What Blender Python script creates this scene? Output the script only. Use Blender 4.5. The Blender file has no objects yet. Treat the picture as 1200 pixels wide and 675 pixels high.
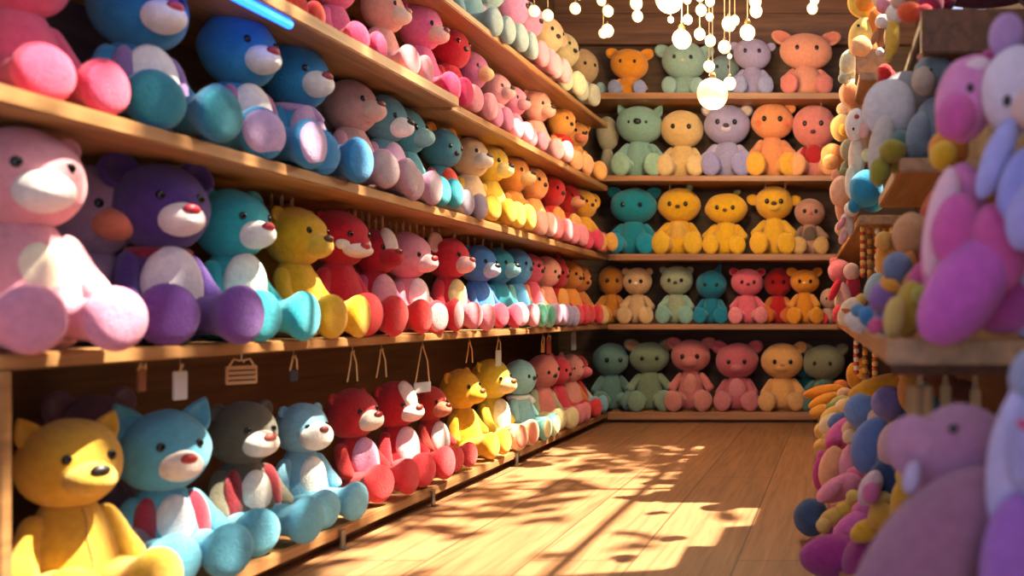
import bpy, bmesh, math, random
from mathutils import Vector, Matrix, Euler, noise

random.seed(7)
scene = bpy.context.scene
COL = scene.collection
R = math.radians
F, CX, CY, EYE = 1050.0, 985.0, 366.0, 0.72      # focal length (px), vanishing point (px), eye height (m)


def at(px, py, d):
    """Point at depth d seen at pixel (px, py)."""
    return Vector(((px - CX) * d / F, d, EYE - (py - CY) * d / F))


# ------------------------------------------------------------------ materials
def lin(h):
    h = h.lstrip('#')
    v = [int(h[i:i + 2], 16) / 255 for i in (0, 2, 4)]
    return tuple((c / 12.92 if c <= 0.04045 else ((c + 0.055) / 1.055) ** 2.4) for c in v) + (1.0,)


MATS = {}


def new_mat(key):
    m = bpy.data.materials.new(key)
    m.use_nodes = True
    nt = m.node_tree
    b = nt.nodes['Principled BSDF']
    MATS[key] = m
    return m, nt, b


def mix_rgb(nt, fac, a, b):
    n = nt.nodes.new('ShaderNodeMix')
    n.data_type = 'RGBA'
    for s, v in ((0, fac), (6, a), (7, b)):
        if hasattr(v, 'links'):
            nt.links.new(v, n.inputs[s])
        else:
            n.inputs[s].default_value = v
    return n.outputs[2]


def plush(h):
    key = 'plush_' + h
    if key in MATS:
        return MATS[key]
    m, nt, b = new_mat(key)
    c = lin(h)
    geo = nt.nodes.new('ShaderNodeNewGeometry')
    n1 = nt.nodes.new('ShaderNodeTexNoise')
    n1.inputs['Scale'].default_value = 55
    n1.inputs['Detail'].default_value = 3
    nt.links.new(geo.outputs['Position'], n1.inputs['Vector'])
    dk = tuple(x * 0.72 for x in c[:3]) + (1,)
    lt = tuple(min(1, x * 1.14 + 0.01) for x in c[:3]) + (1,)
    nt.links.new(mix_rgb(nt, n1.outputs['Fac'], dk, lt), b.inputs['Base Color'])
    n2 = nt.nodes.new('ShaderNodeTexNoise')
    n2.inputs['Scale'].default_value = 170
    n2.inputs['Detail'].default_value = 4
    n2.inputs['Roughness'].default_value = 0.7
    nt.links.new(geo.outputs['Position'], n2.inputs['Vector'])
    bp = nt.nodes.new('ShaderNodeBump')
    bp.inputs['Strength'].default_value = 0.9
    bp.inputs['Distance'].default_value = 0.006
    nt.links.new(n2.outputs['Fac'], bp.inputs['Height'])
    nt.links.new(bp.outputs['Normal'], b.inputs['Normal'])
    b.inputs['Roughness'].default_value = 0.95
    b.inputs['Specular IOR Level'].default_value = 0.1
    b.inputs['Sheen Weight'].default_value = 0.7
    b.inputs['Sheen Roughness'].default_value = 0.45
    b.inputs['Sheen Tint'].default_value = tuple(min(1, x * 0.6 + 0.35) for x in c[:3]) + (1,)
    return m


def plain(h, rough=0.5, metal=0.0, emit=None, strength=0):
    key = 'plain_%s_%s_%s_%s' % (h, rough, metal, strength)
    if key in MATS:
        return MATS[key]
    m, nt, b = new_mat(key)
    geo = nt.nodes.new('ShaderNodeNewGeometry')
    n1 = nt.nodes.new('ShaderNodeTexNoise')
    n1.inputs['Scale'].default_value = 30
    nt.links.new(geo.outputs['Position'], n1.inputs['Vector'])
    c = lin(h)
    nt.links.new(mix_rgb(nt, n1.outputs['Fac'], tuple(x * 0.85 for x in c[:3]) + (1,), c), b.inputs['Base Color'])
    b.inputs['Roughness'].default_value = rough
    b.inputs['Metallic'].default_value = metal
    if emit:
        b.inputs['Emission Color'].default_value = lin(emit)
        b.inputs['Emission Strength'].default_value = strength
    return m


def wood(h, axis='Y', rough=0.5, contrast=0.55, key2=''):
    key = 'wood_%s_%s%s' % (h, axis, key2)
    if key in MATS:
        return MATS[key]
    m, nt, b = new_mat(key)
    geo = nt.nodes.new('ShaderNodeNewGeometry')
    mp = nt.nodes.new('ShaderNodeMapping')
    sc = {'X': (1.2, 22, 22), 'Y': (22, 1.2, 22), 'Z': (22, 22, 1.2)}[axis]
    mp.inputs['Scale'].default_value = sc
    nt.links.new(geo.outputs['Position'], mp.inputs['Vector'])
    n1 = nt.nodes.new('ShaderNodeTexNoise')
    n1.inputs['Scale'].default_value = 1.6
    n1.inputs['Detail'].default_value = 6
    n1.inputs['Distortion'].default_value = 0.6
    nt.links.new(mp.outputs['Vector'], n1.inputs['Vector'])
    rp = nt.nodes.new('ShaderNodeValToRGB')
    c = lin(h)
    rp.color_ramp.elements[0].position = 0.3
    rp.color_ramp.elements[0].color = tuple(x * (1 - contrast) for x in c[:3]) + (1,)
    rp.color_ramp.elements[1].position = 0.7
    rp.color_ramp.elements[1].color = tuple(min(1, x * 1.15) for x in c[:3]) + (1,)
    nt.links.new(n1.outputs['Fac'], rp.inputs['Fac'])
    nt.links.new(rp.outputs['Color'], b.inputs['Base Color'])
    bp = nt.nodes.new('ShaderNodeBump')
    bp.inputs['Strength'].default_value = 0.25
    bp.inputs['Distance'].default_value = 0.004
    nt.links.new(n1.outputs['Fac'], bp.inputs['Height'])
    nt.links.new(bp.outputs['Normal'], b.inputs['Normal'])
    b.inputs['Roughness'].default_value = rough
    return m


def floor_mat():
    m, nt, b = new_mat('floor_planks')
    geo = nt.nodes.new('ShaderNodeNewGeometry')
    mp = nt.nodes.new('ShaderNodeMapping')
    mp.inputs['Rotation'].default_value = (0, 0, R(90))
    nt.links.new(geo.outputs['Position'], mp.inputs['Vector'])
    br = nt.nodes.new('ShaderNodeTexBrick')
    br.inputs['Scale'].default_value = 1
    br.inputs['Brick Width'].default_value = 2.6
    br.inputs['Row Height'].default_value = 0.30
    br.inputs['Mortar Size'].default_value = 0.0035
    br.inputs['Mortar Smooth'].default_value = 0.3
    br.inputs['Color1'].default_value = lin('#a0714c')
    br.inputs['Color2'].default_value = lin('#8f6542')
    br.inputs['Mortar'].default_value = lin('#5c3a22')
    nt.links.new(mp.outputs['Vector'], br.inputs['Vector'])
    m2 = nt.nodes.new('ShaderNodeMapping')
    m2.inputs['Scale'].default_value = (26, 1.5, 1)
    nt.links.new(geo.outputs['Position'], m2.inputs['Vector'])
    n1 = nt.nodes.new('ShaderNodeTexNoise')
    n1.inputs['Scale'].default_value = 1.5
    n1.inputs['Detail'].default_value = 7
    n1.inputs['Distortion'].default_value = 0.8
    nt.links.new(m2.outputs['Vector'], n1.inputs['Vector'])
    rp = nt.nodes.new('ShaderNodeValToRGB')
    rp.color_ramp.elements[0].position = 0.3
    rp.color_ramp.elements[0].color = (0.6, 0.57, 0.53, 1)
    rp.color_ramp.elements[1].position = 0.7
    rp.color_ramp.elements[1].color = (1.1, 1.1, 1.1, 1)
    nt.links.new(n1.outputs['Fac'], rp.inputs['Fac'])
    mu = nt.nodes.new('ShaderNodeMix')
    mu.data_type = 'RGBA'
    mu.blend_type = 'MULTIPLY'
    mu.inputs[0].default_value = 1
    nt.links.new(br.outputs['Color'], mu.inputs[6])
    nt.links.new(rp.outputs['Color'], mu.inputs[7])
    nt.links.new(mu.outputs[2], b.inputs['Base Color'])
    b.inputs['Roughness'].default_value = 0.5
    return m


BLACK = plain('#0a0808', 0.15)
CORD = plain('#c9b48a', 0.8)

# ------------------------------------------------------------------ mesh library (unit sized, shared)
LIB = {}


def to_mesh(name, bm, smooth=True):
    me = bpy.data.meshes.new(name)
    bm.to_mesh(me)
    bm.free()
    if smooth:
        me.polygons.foreach_set('use_smooth', [True] * len(me.polygons))
    return me


def ball(seed=0, lump=0.035, lo=False):
    key = ('ball', seed, lump, lo)
    if key not in LIB:
        bm = bmesh.new()
        bmesh.ops.create_icosphere(bm, subdivisions=3 if lo else 4, radius=1)
        o = Vector((seed * 7.3, seed * 3.1, 0))
        for v in bm.verts:
            v.co *= 1 + lump * noise.noise(v.co * 1.4 + o)
        LIB[key] = to_mesh('ball', bm)
    return LIB[key]


def lathe(key, prof, fn=None, n=28):
    """Surface of revolution about Z: prof = [(z, r)...] closed to the axis at both ends; fn reshapes each vertex."""
    if key not in LIB:
        bm = bmesh.new()
        rings = []
        for z, r in prof:
            if r < 1e-6:
                rings.append([bm.verts.new((0, 0, z))])
            else:
                rings.append([bm.verts.new((r * math.cos(2 * math.pi * i / n), r * math.sin(2 * math.pi * i / n), z)) for i in range(n)])
        for a, b in zip(rings, rings[1:]):
            for i in range(n):
                j = (i + 1) % n
                if len(a) == 1 and len(b) == 1:
                    continue
                if len(a) == 1:
                    bm.faces.new((a[0], b[j], b[i]))
                elif len(b) == 1:
                    bm.faces.new((a[i], a[j], b[0]))
                else:
                    bm.faces.new((a[i], a[j], b[j], b[i]))
        if fn:
            for v in bm.verts:
                v.co = fn(v.co)
        bmesh.ops.recalc_face_normals(bm, faces=bm.faces)
        LIB[key] = to_mesh(key if isinstance(key, str) else key[0], bm)
    return LIB[key]


def spline_prof(pts, steps=5):
    """Catmull-Rom through (z, r) points."""
    out = []
    P = [pts[0]] + list(pts) + [pts[-1]]
    for i in range(1, len(P) - 2):
        p0, p1, p2, p3 = P[i - 1], P[i], P[i + 1], P[i + 2]
        for k in range(steps):
            t = k / steps
            q = []
            for a in (0, 1):
                q.append(0.5 * (2 * p1[a] + (p2[a] - p0[a]) * t + (2 * p0[a] - 5 * p1[a] + 4 * p2[a] - p3[a]) * t * t
                                + (3 * p1[a] - p0[a] - 3 * p2[a] + p3[a]) * t ** 3))
            out.append((q[0], max(q[1], 0)))
    out.append(pts[-1])
    out[0] = pts[0]
    return out


def torso_mesh(seed=0):
    o = Vector((seed * 5.1, 2, 1))

    def fn(c):
        k = 1 + 0.04 * noise.noise(c * 2 + o)
        return Vector((c.x * k, c.y * k - 0.06 * math.sin(c.z * 3.14), c.z))
    return lathe(('torso', seed), spline_prof([(0, 0), (0.005, 0.55), (0.06, 0.86), (0.22, 1.0), (0.45, 0.95), (0.7, 0.78), (0.9, 0.55), (1.0, 0.3), (1.02, 0)]), fn)


def leg_mesh(seed=0):
    """Along -Y from the hip (unit length, foot upright at the end)."""
    o = Vector((seed * 5.1, 7, 1))

    def fn(c):
        t = c.z
        k = 1 + 0.05 * noise.noise(c * 2.2 + o)
        up = 1 + 0.16 * max(0, min(1, (t - 0.6) / 0.3))
        return Vector((c.x * k, -t, c.y * k * up + 0.03 * max(0, t - 0.7)))
    return lathe(('leg', seed), spline_prof([(-0.16, 0), (-0.13, 0.12), (0, 0.235), (0.25, 0.25), (0.5, 0.25), (0.7, 0.275), (0.86, 0.325), (0.97, 0.315), (1.04, 0.25), (1.075, 0.13), (1.08, 0)]), fn)


def arm_mesh(seed=0):
    """Hangs along -Z from the shoulder, bent a little forward (-Y)."""
    o = Vector((seed * 5.1, 3, 4))

    def fn(c):
        t = c.z
        k = 1 + 0.05 * noise.noise(c * 2.2 + o)
        return Vector((c.x * k, c.y * k - 0.22 * t * t, -t))
    return lathe(('arm', seed), spline_prof([(-0.14, 0), (-0.11, 0.1), (0, 0.18), (0.25, 0.215), (0.5, 0.215), (0.75, 0.235), (0.92, 0.22), (1.02, 0.13), (1.05, 0)]), fn)


def ear_mesh(kind):
    key = ('ear', kind)
    if key not in LIB:
        bm = bmesh.new()
        bmesh.ops.create_icosphere(bm, subdivisions=4, radius=1)
        for v in bm.verts:
            c = v.co
            r = math.hypot(c.x, c.z)
            y = c.y * 0.45
            if c.y < 0 and r < 0.8:
                y += 0.42 * (1 - (r / 0.8) ** 2) ** 1.2
            z = c.z
            x = c.x
            if kind == 'cat':
                t = (z + 1) / 2
                x *= 1.05 - 0.75 * t ** 1.5
                z *= 1.15
            elif kind == 'long':
                x *= 0.55 + 0.12 * z
                z = z * 2.0 + 1.2
            v.co = (x, y, z + (0.0 if kind == 'long' else 0.45))
        for f in bm.faces:
            c = f.calc_center_median()
            zz = c.z - (1.2 if kind == 'long' else 0.45)
            if kind == 'long':
                zz /= 2.0
            f.material_index = 1 if (f.normal.y < 0 and math.hypot(c.x * (1.6 if kind != 'round' else 1), zz) < 0.72) else 0
        me = to_mesh('ear', bm)
        LIB[key] = me
    return LIB[key]


def box_mesh(bm, x0, x1, y0, y1, z0, z1):
    r = bmesh.ops.create_cube(bm, size=1)
    for v in r['verts']:
        v.co = Vector(((x0 + x1) / 2 + v.co.x * (x1 - x0), (y0 + y1) / 2 + v.co.y * (y1 - y0), (z0 + z1) / 2 + v.co.z * (z1 - z0)))
    return r['verts']


def tube(bm, pts, rad, n=8):
    """A round tube through the points; rad is a number or one per point."""
    rings = []
    for i, p in enumerate(pts):
        p = Vector(p)
        a = Vector(pts[max(i - 1, 0)])
        b = Vector(pts[min(i + 1, len(pts) - 1)])
        t = (b - a).normalized()
        u = t.orthogonal().normalized() if i == 0 else (rings[-1][1] - t * rings[-1][1].dot(t)).normalized()
        w = t.cross(u)
        r = rad[i] if isinstance(rad, (list, tuple)) else rad
        rings.append(([bm.verts.new(p + (u * math.cos(2 * math.pi * k / n) + w * math.sin(2 * math.pi * k / n)) * r) for k in range(n)], u))
    for (a, _), (b, _) in zip(rings, rings[1:]):
        for k in range(n):
            j = (k + 1) % n
            bm.faces.new((a[k], a[j], b[j], b[k]))
    bm.faces.new(rings[0][0][::-1])
    bm.faces.new(rings[-1][0])


def mouth_mesh(kind):
    key = ('mouth', kind)
    if key not in LIB:
        bm = bmesh.new()
        if kind == 'smile':
            tube(bm, [(math.sin(a) * 1.0, 0.25 * abs(math.sin(a)), -math.cos(a) * 0.7 + 0.7) for a in [R(-70 + 14 * i) for i in range(11)]], 0.14, 6)
        else:
            tube(bm, [(0, 0, 1.0), (0, 0, 0.3), (0, 0, 0)], 0.12, 6)
            tube(bm, [(math.sin(a) * 0.9, 0.2 * abs(math.sin(a)), -math.cos(a) * 0.5 + 0.5) for a in [R(-75 + 15 * i) for i in range(11)]], 0.12, 6)
        LIB[key] = to_mesh('mouth', bm)
    return LIB[key]


# ------------------------------------------------------------------ objects
def tag(o, label=None, cat=None, group=None, kind=None):
    for k, v in (('label', label), ('category', cat), ('group', group), ('kind', kind)):
        if v:
            o[k] = v
    return o


def empty(name, loc, rot=(0, 0, 0), sc=1.0):
    o = bpy.data.objects.new(name, None)
    o.empty_display_size = 0.05
    COL.objects.link(o)
    o.location = loc
    o.rotation_euler = rot
    o.scale = (sc, sc, sc)
    return o


def part(name, mesh, mats, parent, loc=(0, 0, 0), rot=(0, 0, 0), sc=(1, 1, 1)):
    """One mesh object; the library mesh is shared and the materials sit on the object's own slots."""
    o = bpy.data.objects.new(name, mesh)
    if not isinstance(mats, (list, tuple)):
        mats = [mats]
    while len(mesh.materials) < len(mats):
        mesh.materials.append(mats[len(mesh.materials)])
    COL.objects.link(o)
    for i, m in enumerate(mats):
        o.material_slots[i].link = 'OBJECT'
        o.material_slots[i].material = m
    o.parent = parent
    o.location = loc
    o.rotation_euler = rot
    o.scale = sc if isinstance(sc, (tuple, list, Vector)) else (sc, sc, sc)
    return o


def solid(name, bm, mat, parent=None, bevel=0.0, smooth=False):
    if bevel:
        bmesh.ops.bevel(bm, geom=bm.edges[:], offset=bevel, segments=2, affect='EDGES')
    me = to_mesh(name, bm, smooth)
    me.materials.append(mat)
    o = bpy.data.objects.new(name, me)
    COL.objects.link(o)
    o.parent = parent
    return o


def joined(bm_fn):
    bm = bmesh.new()
    bm_fn(bm)
    return bm


# ------------------------------------------------------------------ the plush toy
def toy(name, label, cat, loc, H, col, rz=0.0, tilt=(0, 0), group=None, head=(0.245, 0.225, 0.235), hcol=None,
        ear='round', er=0.09, ecol=None, icol=None, esp=0.74, ears=2, muz=None, muzs=(0.11, 0.135, 0.095), muzz=-0.28, nose='#2a1512', noses=0.035,
        eye=0.024, eyex=0.42, eyez=0.12, eyes=2, belly=None, bellys=(0.13, 0.2), acol=None, lcol=None, sole=None, tw=0.185, splay=14,
        arms=(24, 22), legr=1.0, legl=0.34, yaw=0.0, roll=0.0, pitch=0.0, mouth=None, vest=None, scarf=None, hat=None, leaf=None, cheeks=None,
        blaze=None, seam=False, armlen=0.29, bare=False, pads=1.0, tail=True):
    """A sitting plush toy, H tall, facing local -Y; parts and sub-parts are children."""
    rnd = random.Random(label)
    s = rnd.randrange(4)
    root = empty(name, loc, (R(tilt[0]), R(tilt[1]), R(rz)), H)
    tag(root, label, cat, group)
    M, HM = plush(col), plush(hcol or col)
    rx, ry, rzz = head
    hz = 1.0 - rzz
    th = hz - rzz + 0.075
    t = part('torso', torso_mesh(s), M, root, (0, 0, 0), (0, 0, 0), (tw, tw * 0.9, th))
    if belly:
        part('belly_patch', ball(1, 0.02), plush(belly), t, (0, -0.60, 0.52), (R(-10), 0, 0), (bellys[0] / tw, 0.46, bellys[1] / th))
    if vest:
        for sg in (-1, 1):
            part('vest_panel', ball(2, 0.02), plush(vest), t, (sg * 0.58, -0.42, 0.45), (0, 0, R(sg * 38)), (0.36, 0.46, 0.42))
    if seam:
        bm = bmesh.new()
        prof = ((0.1, 0.9), (0.22, 1.0), (0.45, 0.95), (0.7, 0.78), (0.88, 0.58))
        tube(bm, [(0.03 * math.sin(k), -r - 0.06 * math.sin(z * 3.14), z) for k, (z, r) in enumerate(spline_prof(prof, 4))], 0.022, 6)
        part('seam', to_mesh('seam', bm), plush(seam), t)
    if scarf:
        bm = bmesh.new()
        pts = [(0.62 * math.cos(a), 0.62 * math.sin(a) * 0.95, 0.0) for a in [2 * math.pi * k / 20 for k in range(21)]]
        tube(bm, pts, 0.16, 8)
        if tail:
            tube(bm, [(0.05, -0.7, 0.02), (0.12, -0.86, -0.18), (0.16, -0.95, -0.38)], [0.14, 0.17, 0.2], 8)
        part('scarf', to_mesh('scarf', bm), plush(scarf), t, (0, 0, 0.86), (0, 0, 0), (1, 1, tw / th))
    h = part('head', ball(s, 0.045), HM, root, (0, -0.015, hz), (R(pitch), R(roll), R(yaw)), (rx, ry, rzz))

    def on_head(nm, mesh, mats, x, z, out=1.0, rot=(0, 0, 0), sc=(1, 1, 1), y=None):
        # x, z in units of the head radii; y on the surface of the head
        yy = -math.sqrt(max(0.05, 1 - x * x - z * z)) * out if y is None else y
        k = (sc[0] / rx, sc[1] / ry, sc[2] / rzz)
        return part(nm, mesh, mats, h, (x, yy, z), rot, k)
    EM = plush(ecol or hcol or col)
    IM = plush(icol or ecol or hcol or col)
    if ear in ('round', 'cat', 'long', 'side'):
        for sg in ((-1, 1) if ears == 2 else ((1,) if ears > 0 else (-1,))):
            if ear == 'side':
                on_head('ear', ear_mesh('round'), [EM, IM], sg * 0.98, 0.1, y=0.12, rot=(0, R(sg * 62), R(sg * -18)), sc=(er, er, er))
            else:
                ez = math.sqrt(max(0.05, 1 - esp * esp)) * 0.93
                a = {'round': 42, 'cat': 26, 'long': 22}[ear]
                on_head('ear', ear_mesh(ear), [EM, IM], sg * esp * 0.95, ez, y=0.05, rot=(R(-6), R(sg * a), 0), sc=(er, er * 0.9, er))
    fz = muzz
    if muz:
        on_head('muzzle', ball(2, 0.02), plush(muz), 0, muzz, 0.86, (0, 0, 0), muzs)
        ny = -0.86 * math.sqrt(1 - muzz * muzz) - muzs[1] / ry * 0.82
        if nose:
            on_head('nose', ball(3, 0.02, True), plain(nose, 0.45), 0, muzz + muzs[2] / rzz * 0.5, y=ny, sc=(noses * 1.25, noses * 0.8, noses * 0.9))
        if mouth:
            on_head('mouth', mouth_mesh(mouth), plain('#3a1a16', 0.8), 0, muzz - muzs[2] / rzz * 0.62, y=ny + 0.1, sc=(0.045, 0.04, 0.045))
    else:
        if nose:
            on_head('nose', ball(3, 0.02, True), plain(nose, 0.45), 0, muzz + 0.12, 0.99, sc=(noses * 1.1, noses * 0.7, noses * 0.85))
        if mouth:
            on_head('mouth', mouth_mesh(mouth), plain('#3a1a16', 0.8), 0, muzz - 0.14, 1.0, sc=(0.05, 0.03, 0.045))
    if eye:
        for sg in ((-1, 1) if eyes == 2 else (1,)):
            on_head('eye', ball(0, 0, True), BLACK, sg * eyex, eyez, 0.985, sc=(eye, eye * 0.7, eye * 1.12))
    if cheeks:
        for sg in (-1, 1):
            on_head('cheek', ball(1, 0, True), plush(cheeks), sg * 0.62, -0.22, 0.95, (0, 0, R(sg * 35)), (0.055, 0.02, 0.045))
    if blaze:
        on_head('blaze', ball(1, 0.02), plush(blaze), 0, 0.42, 0.86, (R(-24), 0, 0), (0.085, 0.06, 0.15))
    if hat:
        hm = lathe('hat', spline_prof([(0, 0), (0.0, 1.0), (0.12, 1.02), (0.25, 0.78), (0.9, 0.42), (1.6, 0.16), (1.9, 0.07), (1.93, 0)]), lambda c: Vector((c.x + 0.12 * c.z ** 2, c.y, c.z)))
        on_head('hat', hm, plush(hat), 0.35, 0.78, y=0, rot=(0, R(14), 0), sc=(0.1, 0.1, 0.13))
    if leaf:
        lm = lathe('leaf', spline_prof([(0, 0), (0.1, 0.2), (0.5, 0.45), (0.85, 0.28), (1.0, 0)]), lambda c: Vector((c.x, c.y * 0.3 + 0.25 * c.z ** 2, c.z)))
        on_head('leaf', lm, plush(leaf), 0.3, 0.9, y=0, rot=(0, R(50), R(20)), sc=(0.12, 0.12, 0.14))
    if not bare:
        AM, LM = plush(acol or col), plush(lcol or col)
        for sg in (-1, 1):
            j = rnd.uniform(-6, 6)
            part('arm', arm_mesh((s + 1) % 4), AM, root, (sg * tw * 0.72, -0.01, th * 0.80), (R(-arms[1] + j), R(-sg * (arms[0] + j)), 0), (armlen * 0.95, armlen * 0.95, armlen))
        for sg in (-1, 1):
            j = rnd.uniform(-4, 4)
            lr = legl * legr
            lg = part('leg', leg_mesh((s + sg) % 4), LM, root, (sg * tw * 0.55, -0.05, 0.325 * lr * 1.1 + 0.002), (0, 0, R(sg * splay + j)), (lr, legl, lr))
            if sole:
                part('foot_pad', ball(1, 0.02), plush(sole), lg, (0, -0.985, 0.01), (0, 0, 0), (0.285 * pads, 0.112, 0.315 * pads))
    return root


def blobs(name, label, cat, parts, group=None, base=None):
    """A soft toy seen close or half hidden: rounded stuffed pieces at real places and sizes.
    parts: (part name, px, py, depth, rx px, ry px, lean deg, colour[, thickness ratio])"""
    pts = []
    for p in parts:
        c = at(p[1], p[2], p[3])
        k = p[3] / F
        pts.append((c, p[4] * k, p[5] * k))
    zmin = min(c.z - max(a, b) for c, a, b in pts) if base is None else base
    o0 = Vector((pts[0][0].x, pts[0][0].y, zmin))
    root = empty(name, o0)
    tag(root, label, cat, group)
    made = {}
    for i, (p, (c, a, b)) in enumerate(zip(parts, pts)):
        nm = p[0]
        host = None
        if '>' in nm:
            hn, nm = nm.split('>')
            host = made[hn]
        th = (p[8] if len(p) > 8 else 0.9) * min(a, b)
        small = nm in ('eye', 'nose')
        mt = BLACK if nm == 'eye' else plush(p[7])
        if nm == 'ear':
            o = part(nm, ear_mesh('flat') if False else ball(i % 4, 0.03), mt, root, c - o0, (0, R(p[6]), 0), (a, th, b))
        else:
            o = part(nm, ball(i % 4, 0.0 if small else 0.06, small), mt, root, c - o0, (0, R(p[6]), 0), (a, th, b))
        if host:
            o.parent = host
            o.matrix_parent_inverse = (Matrix.Translation(host.location) @ host.rotation_euler.to_matrix().to_4x4() @ Matrix.Diagonal((*host.scale, 1))).inverted()
        else:
            made[nm] = o
    return root


# ------------------------------------------------------------------ the setting
SIDE = wood('#a5774a', 'Y', 0.45, 0.4)
ENDW = wood('#a07046', 'X', 0.45, 0.4)
PANEL = wood('#614830', 'Y', 0.7, 0.35)
BACKP = wood('#5f4a38', 'X', 0.75, 0.35)
FASC = wood('#74503a', 'X', 0.55, 0.45)
DARKW = wood('#6b4328', 'Y', 0.6, 0.5)


def struct(o):
    o['kind'] = 'structure'
    return o


XL, XR, YB, ZC = -1.98, 0.52, 6.28, 2.95
struct(solid('floor', joined(lambda b: box_mesh(b, XL - 0.1, XR + 0.1, -0.6, YB + 0.1, -0.12, 0)), floor_mat()))
struct(solid('wall_left', joined(lambda b: box_mesh(b, XL - 0.1, XL, 0.0, YB + 0.1, 0, ZC)), PANEL))
struct(solid('wall_back', joined(lambda b: box_mesh(b, XL, XR + 0.1, YB, YB + 0.1, 0, ZC)), BACKP))


def wr(b):
    box_mesh(b, XR, XR + 0.1, 0.4, YB, 0, 1.75)
    box_mesh(b, XR, XR + 0.1, 5.3, YB, 1.75, ZC)
    box_mesh(b, XR, XR + 0.1, 0.4, 1.2, 1.75, ZC)
    box_mesh(b, XR, XR + 0.1, 1.2, 3.2, 1.75, 2.0)


struct(solid('wall_right', joined(wr), PANEL))


def ce(b):
    box_mesh(b, XL - 0.1, XR + 0.1, -0.3, 1.5, ZC, ZC + 0.1)
    box_mesh(b, XL - 0.1, XR + 0.1, 5.15, YB + 0.1, ZC, ZC + 0.1)
    box_mesh(b, XL - 0.1, -1.0, 1.5, 5.15, ZC, ZC + 0.1)


struct(solid('ceiling', joined(ce), wood('#8a6444', 'Y', 0.7, 0.3)))


def win(b):        # bars of an unseen roof light and side window, added to let sun in
    for y in (1.5, 2.72, 3.94, 5.12):
        box_mesh(b, -1.0, XR + 0.1, y - 0.012, y + 0.012, ZC + 0.02, ZC + 0.08)
        box_mesh(b, XR + 0.02, XR + 0.08, y - 0.012, y + 0.012, 1.75, ZC + 0.02)
    box_mesh(b, XR + 0.03, XR + 0.06, 1.2, 5.3, ZC + 0.02, ZC + 0.05)
    box_mesh(b, XR - 0.005, XR + 0.1, 1.2, 5.3, 1.75, 1.79)


struct(solid('added_window_1', joined(win), plain('#5d4630', 0.6)))


def fascia(b):
    box_mesh(b, XL, XR, 6.225, YB, 2.58, ZC)
    box_mesh(b, XL, XR, 6.21, 6.225, 2.795, ZC)
    box_mesh(b, XL, XR, 6.21, 6.225, 2.58, 2.78)


struct(solid('trim_1', joined(fascia), FASC))


def slab(name, outline, z0, z1, mat, label, group=None, cat='shelf', lift=0.0, bevel=0.004):
    """A board: outline of (x, y, dz) corners, counter-clockwise from above."""
    bm = bmesh.new()
    lo = [bm.verts.new((p[0], p[1], z0 + (p[2] if len(p) > 2 else 0))) for p in outline]
    hi = [bm.verts.new((p[0], p[1], z1 + (p[2] if len(p) > 2 else 0))) for p in outline]
    n = len(outline)
    bm.faces.new(lo[::-1])
    bm.faces.new(hi)
    for i in range(n):
        j = (i + 1) % n
        bm.faces.new((lo[i], lo[j], hi[j], hi[i]))
    o = solid(name, bm, mat, None, bevel)
    return tag(o, label, cat, group)


XF = -1.52        # front edge of the long side shelves
YF = 5.83         # front edge of the end wall shelves


def z3(y):
    return 1.095 + (5.6 - y) * 0.010


LV = {1: lambda y: 0.07, 2: lambda y: 0.643, 3: z3, 4: lambda y: 1.545 if y > 3.5 else 1.56, 5: lambda y: 1.93 + 0.02 * max(0, y - 4), 0: lambda y: 0.0}
BV = {1: 0.07, 2: 0.643, 3: 1.10, 4: 1.61, 5: 2.15}
G = 'long side shelves'
for z0, z1, y0, y1, xf, dz, lab in (
        (0.035, 0.07, 0.6, YF + 0.02, XF, 0, 'wooden bottom shelf along the long side, carrying toys just above the floor'),
        (0.613, 0.643, 0.6, YF + 0.02, XF, 0, 'wooden second shelf along the long side, under the purple and aqua bears'),
        (1.06, 1.095, 0.6, YF + 0.02, XF, 0.05, 'wooden third shelf along the long side, under the blue bears'),
        (1.52, 1.56, 0.6, 3.5, XF + 0.03, 0, 'nearer wooden fourth shelf board along the long side, ending at a step'),
        (1.51, 1.545, 3.5, YF + 0.02, XF, 0, 'farther wooden fourth shelf board along the long side, under pink and orange toys'),
        (1.90, 1.93, 0.6, YF + 0.02, XF, 0.01, 'wooden top shelf along the long side, under stacked grey and pastel toys')):
    slab('shelf_board', [(XL, y0, dz), (xf, y0, dz), (xf, y1, 0 if dz > 0.02 else dz * 2), (XL, y1, 0 if dz > 0.02 else dz * 2)], z0, z1, SIDE, lab, G)
G = 'end wall shelves'
for k, (th, lab) in {1: (0.05, 'wooden bottom shelf on the end wall, just above the floor'), 2: (0.035, 'wooden second shelf on the end wall, under the small teal and pink toys'),
                     3: (0.04, 'wooden third shelf on the end wall, under the bright yellow bears'), 4: (0.035, 'wooden fourth shelf on the end wall, under the lavender bear'),
                     5: (0.04, 'wooden top shelf on the end wall, below the string lights')}.items():
    slab('shelf_board', [(XF + 0.004, YF), (0.13, YF), (0.13, YB), (XL if k in (4, 5) else XF + 0.004, YB), (XL if k in (4, 5) else XF + 0.004, YF + 0.03)], BV[k] - th, BV[k], ENDW, lab, G)
# plinths under the bottom boards
tag(solid('plinth', joined(lambda b: box_mesh(b, XL, XF - 0.05, 0.6, YB, 0, 0.035)), DARKW), 'dark wooden plinth below the long bottom shelf', 'plinth')
tag(solid('plinth', joined(lambda b: box_mesh(b, XF - 0.05, -0.16, YF + 0.05, YB, 0, 0.02)), DARKW), 'dark recessed plinth below the end wall bottom shelf', 'plinth')

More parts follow.
